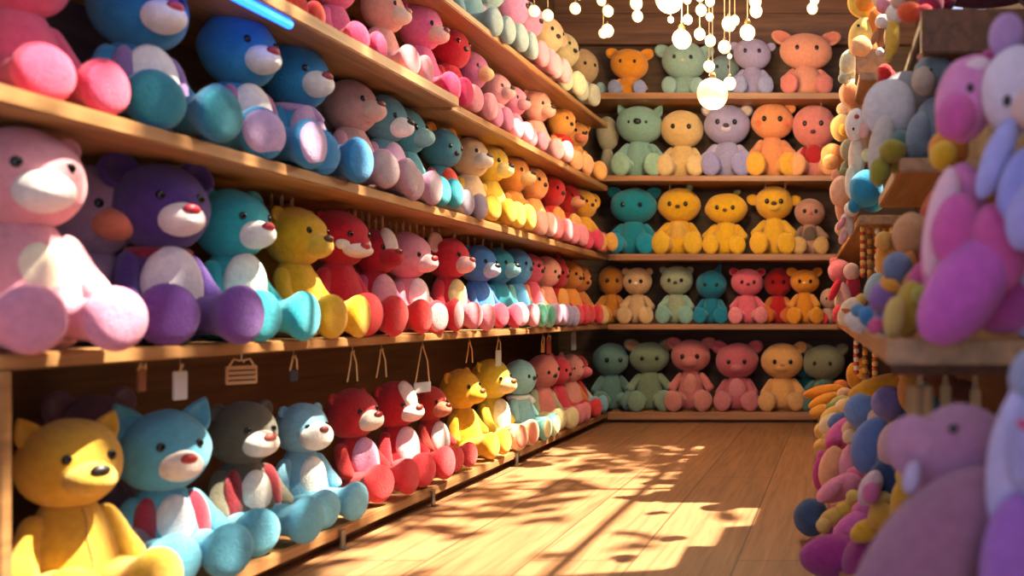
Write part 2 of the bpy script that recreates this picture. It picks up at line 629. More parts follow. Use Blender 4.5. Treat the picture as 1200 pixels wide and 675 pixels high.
# upright end panel and blue box at the near end of the long shelves
tag(solid('shelf_upright', joined(lambda b: box_mesh(b, XL, XF + 0.005, 1.615, 1.64, 0.07, 0.613)), SIDE, None, 0.003), 'vertical wooden divider beside the yellow bear on the bottom shelf', 'shelf divider')
bx = empty('toy_box', (-1.70, 1.52, 0.07))
tag(bx, 'blue toy box behind the vertical divider, cut off by the picture edge', 'box')
solid('carton', joined(lambda b: box_mesh(b, -0.2, 0.165, -0.09, 0.09, 0, 0.40)), plain('#2f6f9c', 0.6), bx, 0.004)
solid('lid', joined(lambda b: box_mesh(b, -0.203, 0.168, -0.093, 0.093, 0.40, 0.45)), plain('#b8b7c4', 0.6), bx, 0.004)

# side shelves opposite (short runs at different depths)
G = 'opposite shelves'
slab('shelf_board', [(-0.03, 5.82), (0.07, 3.4), (XR, 3.4), (XR, 5.82)], 1.055, 1.09, SIDE, 'farther short wooden shelf opposite, with bead strands hanging below it', G)
slab('shelf_board', [(0.125, 2.95), (0.145, 2.2), (XR, 2.2), (XR, 2.95)], 1.065, 1.10, SIDE, 'short wooden shelf opposite, carrying the big grey toy', G)
slab('shelf_board', [(-0.03, 5.82), (0.075, 1.45), (XR, 1.45), (XR, 5.82)], 0.635, 0.675, SIDE, 'wooden shelf opposite that carries the big magenta toy at its end', G)
slab('shelf_board', [(0.0, 5.82), (0.075, 3.55), (XR, 3.55), (XR, 5.82)], 1.64, 1.675, SIDE, 'narrow upper wooden shelf opposite, under the yellow rabbit', G)
slab('shelf_board', [(0.19, 2.9), (0.20, 2.25), (XR, 2.25), (XR, 2.9)], 1.43, 1.46, DARKW, 'dark wooden upper shelf opposite, above the grey toys', G)
tag(solid('shelf_fascia', joined(lambda b: box_mesh(b, 0.20, XR, 2.21, 2.25, 1.36, 1.47)), DARKW, None, 0.004), 'dark wooden board across the end of the upper shelf opposite', 'board')
# sloping display stand under the heap of toys
bm = bmesh.new()
pr = [(-0.13, 0.0), (-0.13, 0.05), (0.04, 0.10), (0.30, 0.30), (XR - 0.004, 0.30), (XR - 0.004, 0.0)]
a_ = [bm.verts.new((x + (0.14 if i < 2 else 0.10 if i == 2 else 0), 2.0, z)) for i, (x, z) in enumerate(pr)]
b_ = [bm.verts.new((x - 0.02 if i < 3 else x, 5.82, z)) for i, (x, z) in enumerate(pr)]
bm.faces.new(a_)
bm.faces.new(b_[::-1])
for i in range(len(pr)):
    j = (i + 1) % len(pr)
    bm.faces.new((a_[j], a_[i], b_[i], b_[j]))
bmesh.ops.recalc_face_normals(bm, faces=bm.faces)
tag(solid('display_stand', bm, SIDE), 'low sloping wooden stand under the heap of small toys', 'stand')

# ------------------------------------------------------------------ toys of the long side shelves
XT = -1.675       # where the bodies sit
OCC = 0


def side(row, px, ytop, col, label, name='teddy_bear', cat='teddy bear', xt=XT, turn=76, Hmax=None, hs=1.0, zoff=0.0, **kw):
    d = xt * F / (px - CX)
    d = min(d, 5.7)
    z = LV[row](d)
    zt = EYE + (CY - ytop) * d / F
    lim = {1: 0.50, 2: 0.425, 3: 0.42, 4: 0.40, 5: 0.45}[row]
    H = max(0.2, min(zt - z - zoff, Hmax or lim))
    kw.setdefault('head', (0.222 * hs, 0.208 * hs, 0.232 * hs))
    kw.setdefault('tw', 0.215)
    kw.setdefault('pads', 1.08)
    rj = random.Random(label + 'pose')
    if px > 370:
        turn += rj.uniform(-10, 6)
        kw.setdefault('roll', rj.uniform(-7, 7))
        kw.setdefault('tilt', (rj.uniform(-5, 1), rj.uniform(-4, 4)))
        kw.setdefault('pitch', rj.uniform(-4, 7))
    kw.setdefault('yaw', -3)
    kw.setdefault('splay', 9 if px < 480 else 3)
    kw.setdefault('arms', (22, 8))
    kw.setdefault('bellys', (0.15, 0.235))
    kw.setdefault('legr', 1.14 if px < 480 else 1.02)
    kw.setdefault('legl', 0.385)
    return toy(name, label, cat, (xt, d, z + zoff), H, col, rz=min(88, turn + 16), **kw)


W = '#efe3d6'
# bottom shelf
side(1, 80, 490, '#d9a83a', 'mustard yellow bear with a front seam beside the vertical divider', turn=52, muz='#dcae48', nose='#1a1210', seam='#b58a44', hs=1.0, ear='cat', er=0.075, eyez=0.18, mouth='w', arms=(16, 12), group=None)
side(1, 107, 462, '#6d5466', 'dusky mauve toy peeking out behind the mustard yellow bear', 'plush_toy', 'plush toy', xt=-1.84, turn=70, Hmax=0.52, eye=0, nose=None)
side(1, 190, 480, '#5aa6c4', 'sky blue bear with red side panels, white belly and red nose', turn=48, muz='#f0ddd4', nose='#a8262c', belly='#d9d8e0', vest='#9c2f44', ear='cat', er=0.105, lcol='#62b4d2', hs=1.08, eyez=0.2, arms=(32, 8), bellys=(0.115, 0.2))
side(1, 283, 470, '#5a5648', 'charcoal grey bear with white oval belly and pale blue feet', turn=55, muz='#f2e6da', nose='#b0564e', belly='#ece6dc', vest='#8f2a34', ear='round', er=0.06, lcol='#62aecb', hs=0.96, eyez=0.14, bellys=(0.12, 0.2))
side(1, 352, 472, '#7fb6d0', 'powder blue bear with white belly sitting beside the first red bear', turn=58, muz='#f4efe6', nose='#7a3a34', belly='#f3efe4', ear='round', er=0.05, lcol='#74bcd8', hs=0.92, muzs=(0.14, 0.11, 0.12), bellys=(0.13, 0.22))
side(1, 418, 455, '#b3242c', 'dark red bear with lilac belly, nearest of the red bears on the bottom shelf', turn=66, muz='#f4e4d4', nose='#8a1f20', belly='#d8a0c2', lcol='#d83a3f', hs=1.0, er=0.05, acol='#b83030')
side(1, 468, 446, '#b01f2a', 'dark red bear with pink and white belly, middle of three red bears', turn=66, muz='#f4e6d8', nose='#7c2a1c', belly='#eec6cc', lcol='#dc3840', hs=1.0, er=0.05, blaze='#f0d8c8')
side(1, 508, 452, '#b8362c', 'rusty red bear with white belly beside the golden bear', turn=64, muz='#d98a6a', nose='#6a2018', belly='#f2e2dc', lcol='#e04a48', hs=0.92, er=0.04)
side(1, 545, 432, '#d9a21e', 'golden yellow bear with big rounded feet on the bottom shelf', turn=70, nose='#7a4a14', muz='#dba827', ear='round', er=0.06, hs=1.0, eyez=0.2)
side(1, 577, 420, '#cdb233', 'olive yellow bear with cream belly beside the golden bear', turn=68, muz='#dcc08a', nose='#7a4a24', belly='#f0e6c0', lcol='#e6c9a0', sole='#e08a6a', ear='cat', er=0.06)
side(1, 608, 421, '#8ec0c6', 'ice blue toy with white collar and teal feet', 'plush_toy', 'plush toy', turn=66, ear='none', nose='#201818', scarf='#e9e6de', lcol='#7cc0bd', sole='#e0d9a0', muzz=-0.1)
side(1, 633, 415, '#d97f72', 'salmon toy leaning with sage green body and cream feet', 'plush_toy', 'plush toy', turn=60, ear='none', acol='#a9b18a', lcol='#e6d79a', roll=-14, Hmax=0.42)
side(1, 652, 417, '#d8414f', 'rose red toy with pink ears beside the salmon toy', 'plush_toy', 'plush toy', turn=72, ecol='#ec8a86', er=0.1, lcol='#e8838a')
side(1, 668, 415, '#e59b8a', 'peach pink smiling toy beside the crimson toy', 'plush_toy', 'plush toy', turn=58, mouth='smile', nose=None, eye=0.018, ear='none', acol='#e0833f', lcol='#d83a38')
side(1, 688, 415, '#c2272f', 'crimson toy near the inner corner of the bottom shelf', 'plush_toy', 'plush toy', turn=60, ear='none', muz='#e06a78', nose=None, lcol='#7fb2c4', acol='#cfd0bc')
# second shelf
side(2, 26, 150, '#e29aa6', 'big pale pink bear with white muzzle and cream tummy, beside the deep purple bear', turn=50, muz='#f3e6e2', nose=None, belly='#f2e3c8', lcol='#d98fae', acol='#e6a3b0', hs=1.0, er=0.05, eyez=0.22, xt=-1.65, Hmax=0.45, legr=1.0, splay=6, bellys=(0.1, 0.16))
side(2, 108, 183, '#a886a8', 'lilac toy with coral muzzle half hidden between the pink and purple bears', 'plush_toy', 'plush toy', xt=-1.80, turn=56, muz='#e8836a', nose=None, Hmax=0.43, acol='#b03a5a', lcol='#3f7f9c', ear='none', head=(0.2, 0.22, 0.26))
side(2, 186, 190, '#4b2f78', 'deep purple bear with white chest, red collar and red nose', turn=52, muz='#eedfe2', nose='#a01d30', belly='#e9dbe4', lcol='#6c3f92', scarf='#8c1f3c', tail=False, ear='round', er=0.1, icol='#3f2766', hs=1.06, eyez=0.22, Hmax=0.44, bellys=(0.16, 0.24))
side(2, 270, 222, '#2fa3ae', 'aqua bear with white muzzle and white belly', turn=64, muz='#f4ece6', nose='#b0323c', belly='#f0eee6', bellys=(0.165, 0.27), lcol='#32a9bd', ear='round', er=0.075, ecol='#2b97a4', hs=1.02, eyez=0.2)
side(2, 318, 226, '#d79a1e', 'orange yellow toy hidden behind the aqua and yellow bears', 'plush_toy', 'plush toy', xt=-1.86, turn=70, eye=0, nose=None)
side(2, 345, 243, '#dba81c', 'plain yellow bear between the aqua bear and the red bears', turn=70, muz='#e0b23a', nose='#4a2412', hs=1.0, er=0.06, eyez=0.2, muzs=(0.1, 0.12, 0.1))
side(2, 393, 246, '#c0182a', 'bright red bear with white cheek patches and white mouth, beside the plain yellow bear', turn=66, muz='#f2dcd0', nose='#b0222c', lcol='#cf2226', cheeks='#f0e2d6', er=0.05, hs=1.0, muzs=(0.14, 0.09, 0.06), muzz=-0.42)
side(2, 437, 268, '#b91c2c', 'dark red bear with rose belly, second of the red pair on the second shelf', turn=68, muz='#b01c28', nose='#7c1418', belly='#dc98a2', lcol='#e0302e', blaze='#f0d6c4', acol='#c94a72', er=0.05, hs=0.96)
side(2, 478, 272, '#dc8f9c', 'pale pink bear with white fluffy belly and red nose', turn=70, muz='#eec2c0', nose='#a8202c', belly='#f4e4e0', lcol='#d8303c', sole='#e8a0a0', ear='none', hs=1.04)
side(2, 522, 278, '#cc2a38', 'red toy with white ears and pink face beside the blue bear', 'plush_dog', 'plush dog', turn=72, muz='#e8b4b0', nose='#a04a4a', ecol='#ecd2c8', er=0.11, esp=0.9, lcol='#dd7a86', belly='#e8d890')
side(2, 560, 287, '#3f7fc4', 'cornflower blue bear on the second shelf', turn=68, muz='#a8c4dc', nose='#1c1c28', lcol='#c83a52', acol='#3568b0', er=0.05)
side(2, 583, 290, '#2f93a6', 'teal bear squeezed beside the cornflower blue bear', turn=68, muz='#7fc0c4', nose='#16202a', lcol='#e0909c', er=0.05)
side(2, 603, 291, '#4a86b4', 'steel blue toy with seafoam body and striped feet', 'plush_toy', 'plush toy', turn=70, acol='#6fb0a8', lcol='#8cc4a8', sole='#4fa088', ear='none')
side(2, 622, 297, '#e0586a', 'raspberry pink toy beside the steel blue toy', 'plush_toy', 'plush toy', turn=70, ear='none', acol='#f09a6a', lcol='#b08aa8', hs=0.9)
side(2, 637, 300, '#eda184', 'peach toy with pale feet in the far half of the second shelf', 'plush_toy', 'plush toy', turn=68, ear='none', lcol='#9a90b8', acol='#f0b08c')
side(2, 652, 303, '#c42a2e', 'scarlet toy with round ears in the far half of the second shelf', 'plush_toy', 'plush toy', turn=66, er=0.1, lcol='#d02a3a', belly='#e8a04a')
side(2, 669, 306, '#e9963c', 'orange bear with red feet in the far half of the second shelf', turn=64, er=0.09, lcol='#d8303a', acol='#c8303a')
side(2, 687, 310, '#d9813a', 'burnt orange bear with yellow feet near the corner of the second shelf', turn=60, er=0.1, lcol='#eba03c', acol='#cc3a38')
side(2, 706, 312, '#c87a2c', 'tan orange bear with cream feet in the corner of the second shelf', turn=48, er=0.08, lcol='#e6b878', xt=-1.66)
# third shelf
side(3, 22, -75, '#d8587c', 'rose pink bear with magenta feet at the near end of the third shelf', xt=-1.70, turn=62, lcol='#d03a62', sole='#e2557c', hs=1.0, Hmax=0.40)
side(3, 160, -42, '#2b7aa6', 'large blue bear with white chin and lilac soles, head cut by the top edge', xt=-1.68, turn=58, muz='#f0e6e0', nose='#b0323c', belly='#ece4e0', lcol='#2a7296', sole='#2f8598', scarf=None, vest='#8a6a9c', hs=1.08, Hmax=0.425)
side(3, 278, 8, '#2f88b4', 'blue bear with white muzzle, red nose and lilac soles', turn=60, muz='#f3ebe4', nose='#9c2430', belly='#eee2dc', vest='#b06a90', lcol='#2c7fae', sole='#c8a8d0', hs=1.06, ear='none', eyez=0.16)
side(3, 345, 47, '#2d86b6', 'blue bear with lilac scarf beside the similar lilac soled one', turn=60, muz='#f2e9e2', nose='#8f3038', belly='#d8a8c8', scarf='#c89ac4', lcol='#2b78b0', sole='#3f8fc8', hs=1.04, ear='none', eyez=0.1)
side(3, 383, 88, '#a88c88', 'small taupe toy tucked behind the blue and rosy beige bears', 'plush_toy', 'plush toy', xt=-1.80, turn=60, ear='none')
side(3, 414, 92, '#c9958c', 'rosy beige bear with pale pink muzzle and grey pink soles', turn=64, muz='#e2b4a0', nose='#6a3028', lcol='#b88a98', sole='#b8a0a4', acol='#c88a9a', hs=1.0, ear='none')
side(3, 447, 112, '#5f9299', 'slate teal bear with white muzzle and lilac pink body', turn=66, muz='#eee4dc', nose='#1a1a1e', acol='#c890ac', lcol='#b88aa4', belly='#d8b0c8', sole='#c8b0b8', hs=0.96, ear='none')
side(3, 480, 127, '#62a6ae', 'pale teal toy with bright teal feet and a smile', 'plush_toy', 'plush toy', turn=66, mouth='smile', nose=None, muz='#9cc8c4', lcol='#2fa0b4', sole='#3fb0c0', ear='none', eye=0.03)
side(3, 514, 150, '#4f8794', 'slate headed toy in a red jacket with grey soles', 'plush_toy', 'plush toy', turn=68, acol='#c8352e', lcol='#9a8c9c', belly='#d0402e', ear='round', ecol='#e08a2e')
side(3, 550, 160, '#e2c39a', 'cream faced toy with golden ears and golden feet', 'plush_toy', 'plush toy', turn=68, ecol='#e0a83c', muz='#f2e6d8', nose='#6a4a30', acol='#d8a02a', lcol='#cf9a1c', er=0.11, esp=0.85)
side(3, 575, 162, '#e8c24a', 'lemon yellow long eared toy beside the cream faced toy', 'plush_rabbit', 'plush rabbit', turn=70, ear='long', er=0.05, lcol='#e2bc3a', acol='#e6c860', muz='#f2dc90')
side(3, 603, 178, '#ea9a48', 'light orange bear with pale snout in the middle of the third shelf', turn=70, muz='#f4c48c', lcol='#f0b4a4', er=0.08)
side(3, 625, 190, '#f0a45c', 'apricot bear with pink feet beside the light orange bear', turn=66, lcol='#e87f86', acol='#f0a060', er=0.08)
side(3, 647, 198, '#d02c26', 'tomato red toy with orange stripes on the third shelf', 'plush_toy', 'plush toy', turn=66, ecol='#e8973c', belly='#f0a050', lcol='#e88a94', er=0.11)
side(3, 668, 205, '#c8281f', 'brick red bear with apricot belly on the third shelf', turn=62, ecol='#c8281f', belly='#f0b060', lcol='#d83a58', muz='#e89a6a', er=0.09)
side(3, 688, 215, '#e89a40', 'orange bear with pink feet and small black eyes near the third shelf corner', turn=52, lcol='#e0506c', acol='#eea04c', er=0.06, ear='none')
side(3, 706, 222, '#d99a28', 'ochre bear in the corner of the third shelf', turn=44, ear='side', er=0.12, lcol='#e0a040', xt=-1.62)
# fourth shelf
side(4, 318, -75, '#c02c34', 'red toy on the fourth shelf showing only its red feet', 'plush_toy', 'plush toy', turn=70, lcol='#cf3040', sole='#d8402f')
side(4, 392, -38, '#d8658c', 'cerise bear with rounded magenta soles on the fourth shelf', turn=66, lcol='#d23a62', sole='#dc4878', acol='#d8608a')
side(4, 446, -15, '#e6a492', 'fuzzy salmon pink toy with cream face on the fourth shelf', 'plush_toy', 'plush toy', turn=68, muz='#f0d6bc', nose='#b06a5a', lcol='#e89aa2', acol='#e88a94', ear='none', hs=1.02)
side(4, 492, -6, '#e0709a', 'fuchsia pink bear with cream snout and magenta feet', turn=66, muz='#f0c4b0', nose='#802c40', lcol='#d82f62', acol='#d83a66', er=0.07, eyez=0.1)
side(4, 524, 0, '#c41f2e', 'fluffy cherry red bear on the fourth shelf', turn=72, er=0.1, lcol='#e89aa0', acol='#c01c2c')
side(4, 553, 42, '#c56f92', 'mauve pink bear with curled brow and cream face edge', turn=60, muz='#f0c48c', nose=None, lcol='#e08aa8', acol='#dc8aa6', er=0.06, hs=1.08, Hmax=0.36)
side(4, 583, 58, '#e2a2a4', 'ash pink bear with dark eye beside the mauve pink bear', turn=64, muz='#dcb4ac', lcol='#e693ab', er=0.05, Hmax=0.34)
side(4, 603, 72, '#e48ba4', 'candy pink bear in the middle of the far fourth shelf', turn=64, muz='#eaa8b0', lcol='#ea9db4', er=0.06, Hmax=0.34)
side(4, 628, 87, '#eba58e', 'peach pink bear with slanted dark eyes on the fourth shelf', turn=60, muz='#f0b89c', lcol='#f0b0b0', er=0.05, hs=1.02)
side(4, 655, 103, '#f0a048', 'orange bear wearing a red bib on the fourth shelf', turn=56, er=0.1, scarf='#c81f1c', belly='#c8241f', lcol='#f2a870', hs=0.98)
side(4, 682, 107, '#eda552', 'honey orange bear with round ears near the fourth shelf corner', turn=42, er=0.11, lcol='#f0b060', muz='#e88a60')
# top shelf of the long side
side(5, 545, -62, '#7fa3a4', 'grey teal toy with stacked pale feet on the long top shelf', 'plush_toy', 'plush toy', turn=70, lcol='#93b0ac', sole='#a9bdb4')
side(5, 575, -40, '#97b0aa', 'pale sage toy with grey feet on the long top shelf', 'plush_toy', 'plush toy', turn=70, lcol='#9fb4b0', acol='#d890a0')
side(5, 600, -22, '#c983a8', 'orchid pink toy with rose body on the long top shelf', 'plush_toy', 'plush toy', turn=68, lcol='#e0909c', acol='#d25a72', er=0.07)
side(5, 620, -8, '#c78fb0', 'soft mauve toy with coral arms on the long top shelf', 'plush_toy', 'plush toy', turn=66, lcol='#d8a0a4', acol='#e0706a', er=0.07)
side(5, 640, 10, '#d9b98a', 'wheat coloured toy with drooping ears on the long top shelf', 'plush_rabbit', 'plush rabbit', turn=60, ear='side', er=0.11, lcol='#c8c09a', acol='#b0a890')
side(5, 659, 28, '#c9b683', 'khaki toy with grey feet near the top shelf corner', 'plush_toy', 'plush toy', turn=52, ear='long', er=0.045, lcol='#a9a890', acol='#cdb27a')

# ------------------------------------------------------------------ toys of the end wall shelves
YT = 6.02


def end(row, px, ytop, hw, hh, col, label, name='teddy_bear', cat='teddy bear', yt=YT, rz=4, bw=None, **kw):
    z = BV[row]
    zt = EYE + (CY - ytop) * yt / F
    H = zt - z
    k = yt / F / H
    p = at(px, 0, yt)
    kw.setdefault('splay', 17)
    kw.setdefault('arms', (34, 24))
    kw.setdefault('legr', 1.22)
    kw.setdefault('legl', 0.34)
    kw.setdefault('eyex', 0.36)
    kw.setdefault('eyez', 0.0)
    kw.setdefault('eye', 0.034)
    kw.setdefault('nose', None)
    return toy(name, label, cat, (p.x, yt, z), H, col, rz=rz, head=(hw * k, min(hw, hh) * k * 0.9, hh * k), tw=(bw or hw * 0.70) * k, **kw)


end(1, 716, 402, 21, 19, '#5c8078', 'dark teal grey toy at the inner corner of the bottom end shelf', 'plush_toy', 'plush toy', rz=24, ear='none', lcol='#6b8f80', eye=0.035)
end(1, 761, 401, 23, 18, '#75866a', 'moss green bear with one tan ear on the bottom end shelf', rz=12, er=0.11, icol='#a07a58', lcol='#7f9a80', acol='#748a70', eye=0.03)
end(1, 810, 398, 23, 19, '#c0706c', 'dusty coral bear with a paler chest panel on the bottom end shelf', er=0.1, lcol='#cc8478', belly='#cf8a7c', muz='#cb8074', muzs=(0.12, 0.06, 0.08), bellys=(0.1, 0.2))
end(1, 864, 402, 25, 21, '#ba5f6a', 'deep rose bear with wide round ears on the bottom end shelf', er=0.115, lcol='#c57a80', acol='#b8606c', belly='#c97f86', muz='#c8747a', muzs=(0.1, 0.05, 0.07))
end(1, 917, 402, 25, 21, '#dba462', 'apricot beige bear with one raised ear on the bottom end shelf', er=0.1, ears=1, lcol='#d9a86c', muz='#e0aa6a', muzs=(0.1, 0.05, 0.07), nose='#c88a50')
end(1, 966, 404, 25, 21, '#76785e', 'grey green bear with a stitched smile and teal jacket', rz=-6, er=0.1, acol='#4c7a74', lcol='#567c70', mouth='smile', belly='#4a7a72', eye=0.03)
end(1, 946, 412, 16, 16, '#2f7a7a', 'small teal toy hidden behind the smiling grey green bear', 'plush_toy', 'plush toy', yt=6.17, eye=0, ear='none')
end(2, 716, 312, 15, 17, '#b8741f', 'brown orange toy in the corner of the second end shelf', 'plush_toy', 'plush toy', rz=20, ear='none', lcol='#c98a30')
end(2, 747, 314, 17, 16, '#c8a374', 'sand beige bear with pale snout on the second end shelf', er=0.07, lcol='#d0ae7c', nose='#e8d8c0')
end(2, 793, 312, 19, 17, '#97a384', 'sage grey bear with round ears on the second end shelf', er=0.07, icol='#8a9a80', lcol='#84b0a0', nose='#3a2a24', acol='#8fae9c')
end(2, 834, 317, 18, 17, '#14728c', 'petrol blue bear with a pointed hat on the second end shelf', ear='none', hat='#186a80', lcol='#1a7f9c')
end(2, 876, 315, 19, 16, '#da6678', 'bubblegum pink bear with a dark nose on the second end shelf', er=0.085, icol='#c02c3a', nose='#5a2020', lcol='#e58a92', rz=8)
end(2, 912, 314, 17, 17, '#b81f22', 'scarlet toy behind the orange bear on the second end shelf', 'plush_toy', 'plush toy', yt=6.12, ear='none', lcol='#d8702c', acol='#d87a34')
end(2, 943, 316, 17, 14, '#df8f24', 'tangerine bear with big round ears on the second end shelf', er=0.1, nose='#f0c080', lcol='#e0952c', acol='#e29a3a')
end(2, 972, 338, 11, 12, '#c09a8a', 'small greyish pink toy at the end of the second end shelf', 'plush_toy', 'plush toy', ear='none', lcol='#d0384a')
end(3, 743, 221, 27, 21, '#14808e', 'turquoise bear with wide head on the third end shelf', er=0.1, ecol='#10707e', lcol='#1487a0')
end(3, 796, 221, 25, 20, '#e2ac1e', 'golden bear with a green leaf on its head and tan belly', ear='none', leaf='#5f9a72', belly='#d9ab4a', nose='#4a2c10', lcol='#deb02c', legr=1.3)
end(3, 851, 227, 25, 18, '#e6b120', 'yellow bear with wide flat head and tiny leaf on top', ear='none', leaf='#8a9a58', nose='#5a3a18', lcol='#e8b42a', rz=2)
end(3, 907, 218, 22, 20, '#e4ae2c', 'tall yellow bear with side ears on the third end shelf', ear='side', er=0.085, esp=0.9, nose='#4a2c14', acol='#deac2a', lcol='#e6b02c', muz='#e8b83c', muzs=(0.09, 0.05, 0.07))
end(3, 949, 233, 18, 16, '#b98672', 'small dusky pink toy with brown body and beige feet', 'plush_toy', 'plush toy', ear='none', lcol='#c9a468', acol='#9a7a60', belly='#6b5a4c', nose='#c85a4a')
end(4, 712, 137, 13, 20, '#a8a284', 'faceless stone grey toy in the corner of the fourth end shelf', 'plush_toy', 'plush toy', eye=0, ear='none', yt=6.1, bare=True)
end(4, 750, 125, 27, 22, '#82aa96', 'mint green bear with dark nose on the fourth end shelf', er=0.085, ear='cat', nose='#1a1a1a', noses=0.05, muzz=-0.1, lcol='#94ba9c', acol='#86b0a0', eye=0.02)
end(4, 800, 130, 25, 22, '#dcb874', 'buttercream bear without ears on the fourth end shelf', ear='none', lcol='#e2c486', muz='#e0bc7a', muzs=(0.09, 0.05, 0.06))
end(4, 852, 124, 27, 23, '#a59ec0', 'lavender bear with one cream ear on the fourth end shelf', er=0.09, icol='#e0d0b8', lcol='#9a97c6', muz='#d8cfdc', muzs=(0.075, 0.04, 0.05), nose='#3a2c34', acol='#b0a8c4')
end(4, 905, 122, 25, 21, '#ee9a60', 'peach orange bear with yellow feet on the fourth end shelf', er=0.08, ears=1, lcol='#f0b040', cheeks='#ee7a50')
end(4, 955, 124, 26, 25, '#dd8478', 'rosy pink toy with a red body and open mouth', 'plush_toy', 'plush toy', ear='none', acol='#e48a7c', belly='#b8262a', vest='#b8262a', lcol='#f0aa70', rz=-4, nose='#5a2620', muzz=-0.5)
end(5, 684, 58, 17, 20, '#c9a878', 'cream tan bear turned sideways on the top end shelf', rz=44, er=0.04, lcol='#86a8ac', acol='#d98a50')
end(5, 738, 58, 22, 18, '#e08f24', 'vivid orange toy with side ears and periwinkle feet', 'plush_elephant', 'plush elephant', ear='round', esp=0.8, er=0.13, lcol='#9098b8', acol='#e09a3a')
end(5, 802, 50, 26, 22, '#8fb0a0', 'celadon green elephant on the top end shelf', 'plush_elephant', 'plush elephant', ear='round', esp=0.9, er=0.13, lcol='#8fb2a8', nose='#d8d0c0')
end(5, 848, 66, 18, 16, '#7f9c9a', 'grey teal toy half hidden behind the largest hanging globe', 'plush_toy', 'plush toy', yt=6.14, ear='none')
end(5, 882, 46, 22, 18, '#a79cc0', 'lilac bear with pale round face on the top end shelf', er=0.08, lcol='#9aa0c4', esp=0.9)
end(5, 945, 40, 31, 21, '#e59a7c', 'salmon monkey with curled ears on the top end shelf', 'plush_monkey', 'plush monkey', ear='round', esp=0.78, er=0.14, icol='#d8806c', lcol='#d87f74', acol='#e08a76')


# ------------------------------------------------------------------ toys opposite, seen close and overlapping
PT = 'plush toy'
blobs('plush_bear', 'big magenta plush bear with two raised paws at the end of the opposite shelf', PT, [
    ('torso', 1118, 275, 1.50, 36, 84, 10, '#d678b6', 1.1), ('torso>belly', 1104, 262, 1.45, 20, 66, 10, '#efbccf', 0.9),
    ('head', 1133, 116, 1.50, 36, 52, 14, '#dc86be', 1.0), ('head>snout', 1121, 136, 1.47, 24, 30, 20, '#cf5aa2', 1.0), ('head>blaze', 1146, 78, 1.47, 17, 10, -14, '#eacbd6', 0.9),  # pale piece on the head top stands in for a highlight
    ('head>eye', 1137, 103, 1.449, 4.5, 5.5, 0, '#000000', 0.6), ('head>ear', 1160, 76, 1.55, 15, 20, 20, '#b8488c', 0.6),
    ('arm', 1118, 268, 1.41, 27, 42, 14, '#d257a4', 0.9), ('arm', 1170, 290, 1.40, 34, 52, -8, '#cb5398', 0.9),
    ('leg', 1132, 338, 1.40, 43, 76, 36, '#c85cb8', 0.9), ('leg', 1185, 350, 1.50, 40, 50, 60, '#b850a4', 0.9)])
blobs('plush_rabbit', 'pale lavender rabbit with periwinkle arms beside the big magenta bear, cut by the picture edge', PT, [
    ('torso', 1205, 285, 1.50, 40, 112, 0, '#c6b6e6', 1.0), ('head', 1192, 106, 1.42, 42, 52, 6, '#dccde6', 1.0), ('head>snout', 1206, 124, 1.39, 26, 28, 0, '#e0b8b4', 1.0),
    ('head>eye', 1180, 118, 1.368, 5, 7, 10, '#000000', 0.6), ('head>ear', 1180, 42, 1.46, 21, 27, 12, '#b58cc0', 0.6),
    ('arm', 1168, 186, 1.38, 17, 50, 22, '#aaa8ea', 1.0), ('arm', 1192, 214, 1.34, 20, 44, 20, '#9698e6', 1.0), ('leg', 1204, 250, 1.33, 26, 46, 10, '#aaa2e6', 1.0)])
blobs('plush_toy', 'orange plush toy with a yellow ball face behind the big magenta bear', PT, [
    ('torso', 1108, 300, 1.80, 26, 84, 0, '#c2541c', 0.9), ('head', 1111, 176, 1.78, 23, 25, 0, '#e08a1c', 1.0), ('head>snout', 1106, 183, 1.74, 17, 18, 0, '#e8b428', 1.0), ('head>cap', 1107, 134, 1.80, 10, 26, 10, '#d8785c', 0.9)])
blobs('plush_elephant', 'large pale grey elephant on the short opposite shelf', PT, [
    ('torso', 1075, 165, 2.62, 40, 38, 0, '#73777c', 0.9), ('head', 1064, 120, 2.60, 38, 36, 0, '#8b8890', 0.9), ('head>ear', 1042, 127, 2.42, 31, 35, 18, '#d2cbd2', 0.45),
    ('trunk', 1084, 140, 2.45, 16, 46, 50, '#6d7478', 0.9), ('arm', 1034, 175, 2.40, 16, 40, 8, '#c2b8b2', 0.9), ('leg', 1056, 168, 2.32, 15, 16, 0, '#54706c', 0.9), ('leg', 1100, 186, 2.4, 20, 20, 0, '#5f676c', 0.9)])
blobs('plush_bear', 'slate grey bear with coral cap on the short opposite shelf', PT, [
    ('torso', 1098, 152, 2.28, 27, 38, 0, '#6a7684', 0.9), ('head', 1096, 88, 2.30, 26, 24, 10, '#707c80', 1.0), ('head>muzzle', 1082, 95, 2.25, 14, 17, 0, '#b09a8c', 0.9), ('head>cap', 1094, 69, 2.31, 20, 9, 8, '#c07866', 1.0),
    ('head>eye', 1091, 82, 2.235, 2, 2.4, 0, '#000000', 0.6), ('arm', 1076, 156, 2.24, 14, 26, 14, '#7c8896', 0.9), ('leg', 1078, 176, 2.24, 17, 15, 0, '#5a646e', 0.9)])
blobs('plush_frog', 'olive green plush with rounded feet over the short opposite shelf edge', PT, [
    ('torso', 1050, 184, 2.27, 17, 19, 0, '#8a8026', 0.9), ('head', 1046, 177, 2.22, 16, 14, 0, '#94862a', 0.9), ('leg', 1031, 201, 2.24, 12, 18, 10, '#8f8a2c', 0.9)], base=1.10)
blobs('plush_toy', 'round azure blue toy in front of the bead shelf', PT, [
    ('torso', 1022, 232, 3.46, 17, 17, 0, '#1c7ca4', 0.9), ('head', 1015, 221, 3.42, 20, 22, 10, '#2a8fbc', 0.95), ('arm', 1002, 240, 3.43, 8, 10, 20, '#2a86ac', 0.9)], base=1.09)
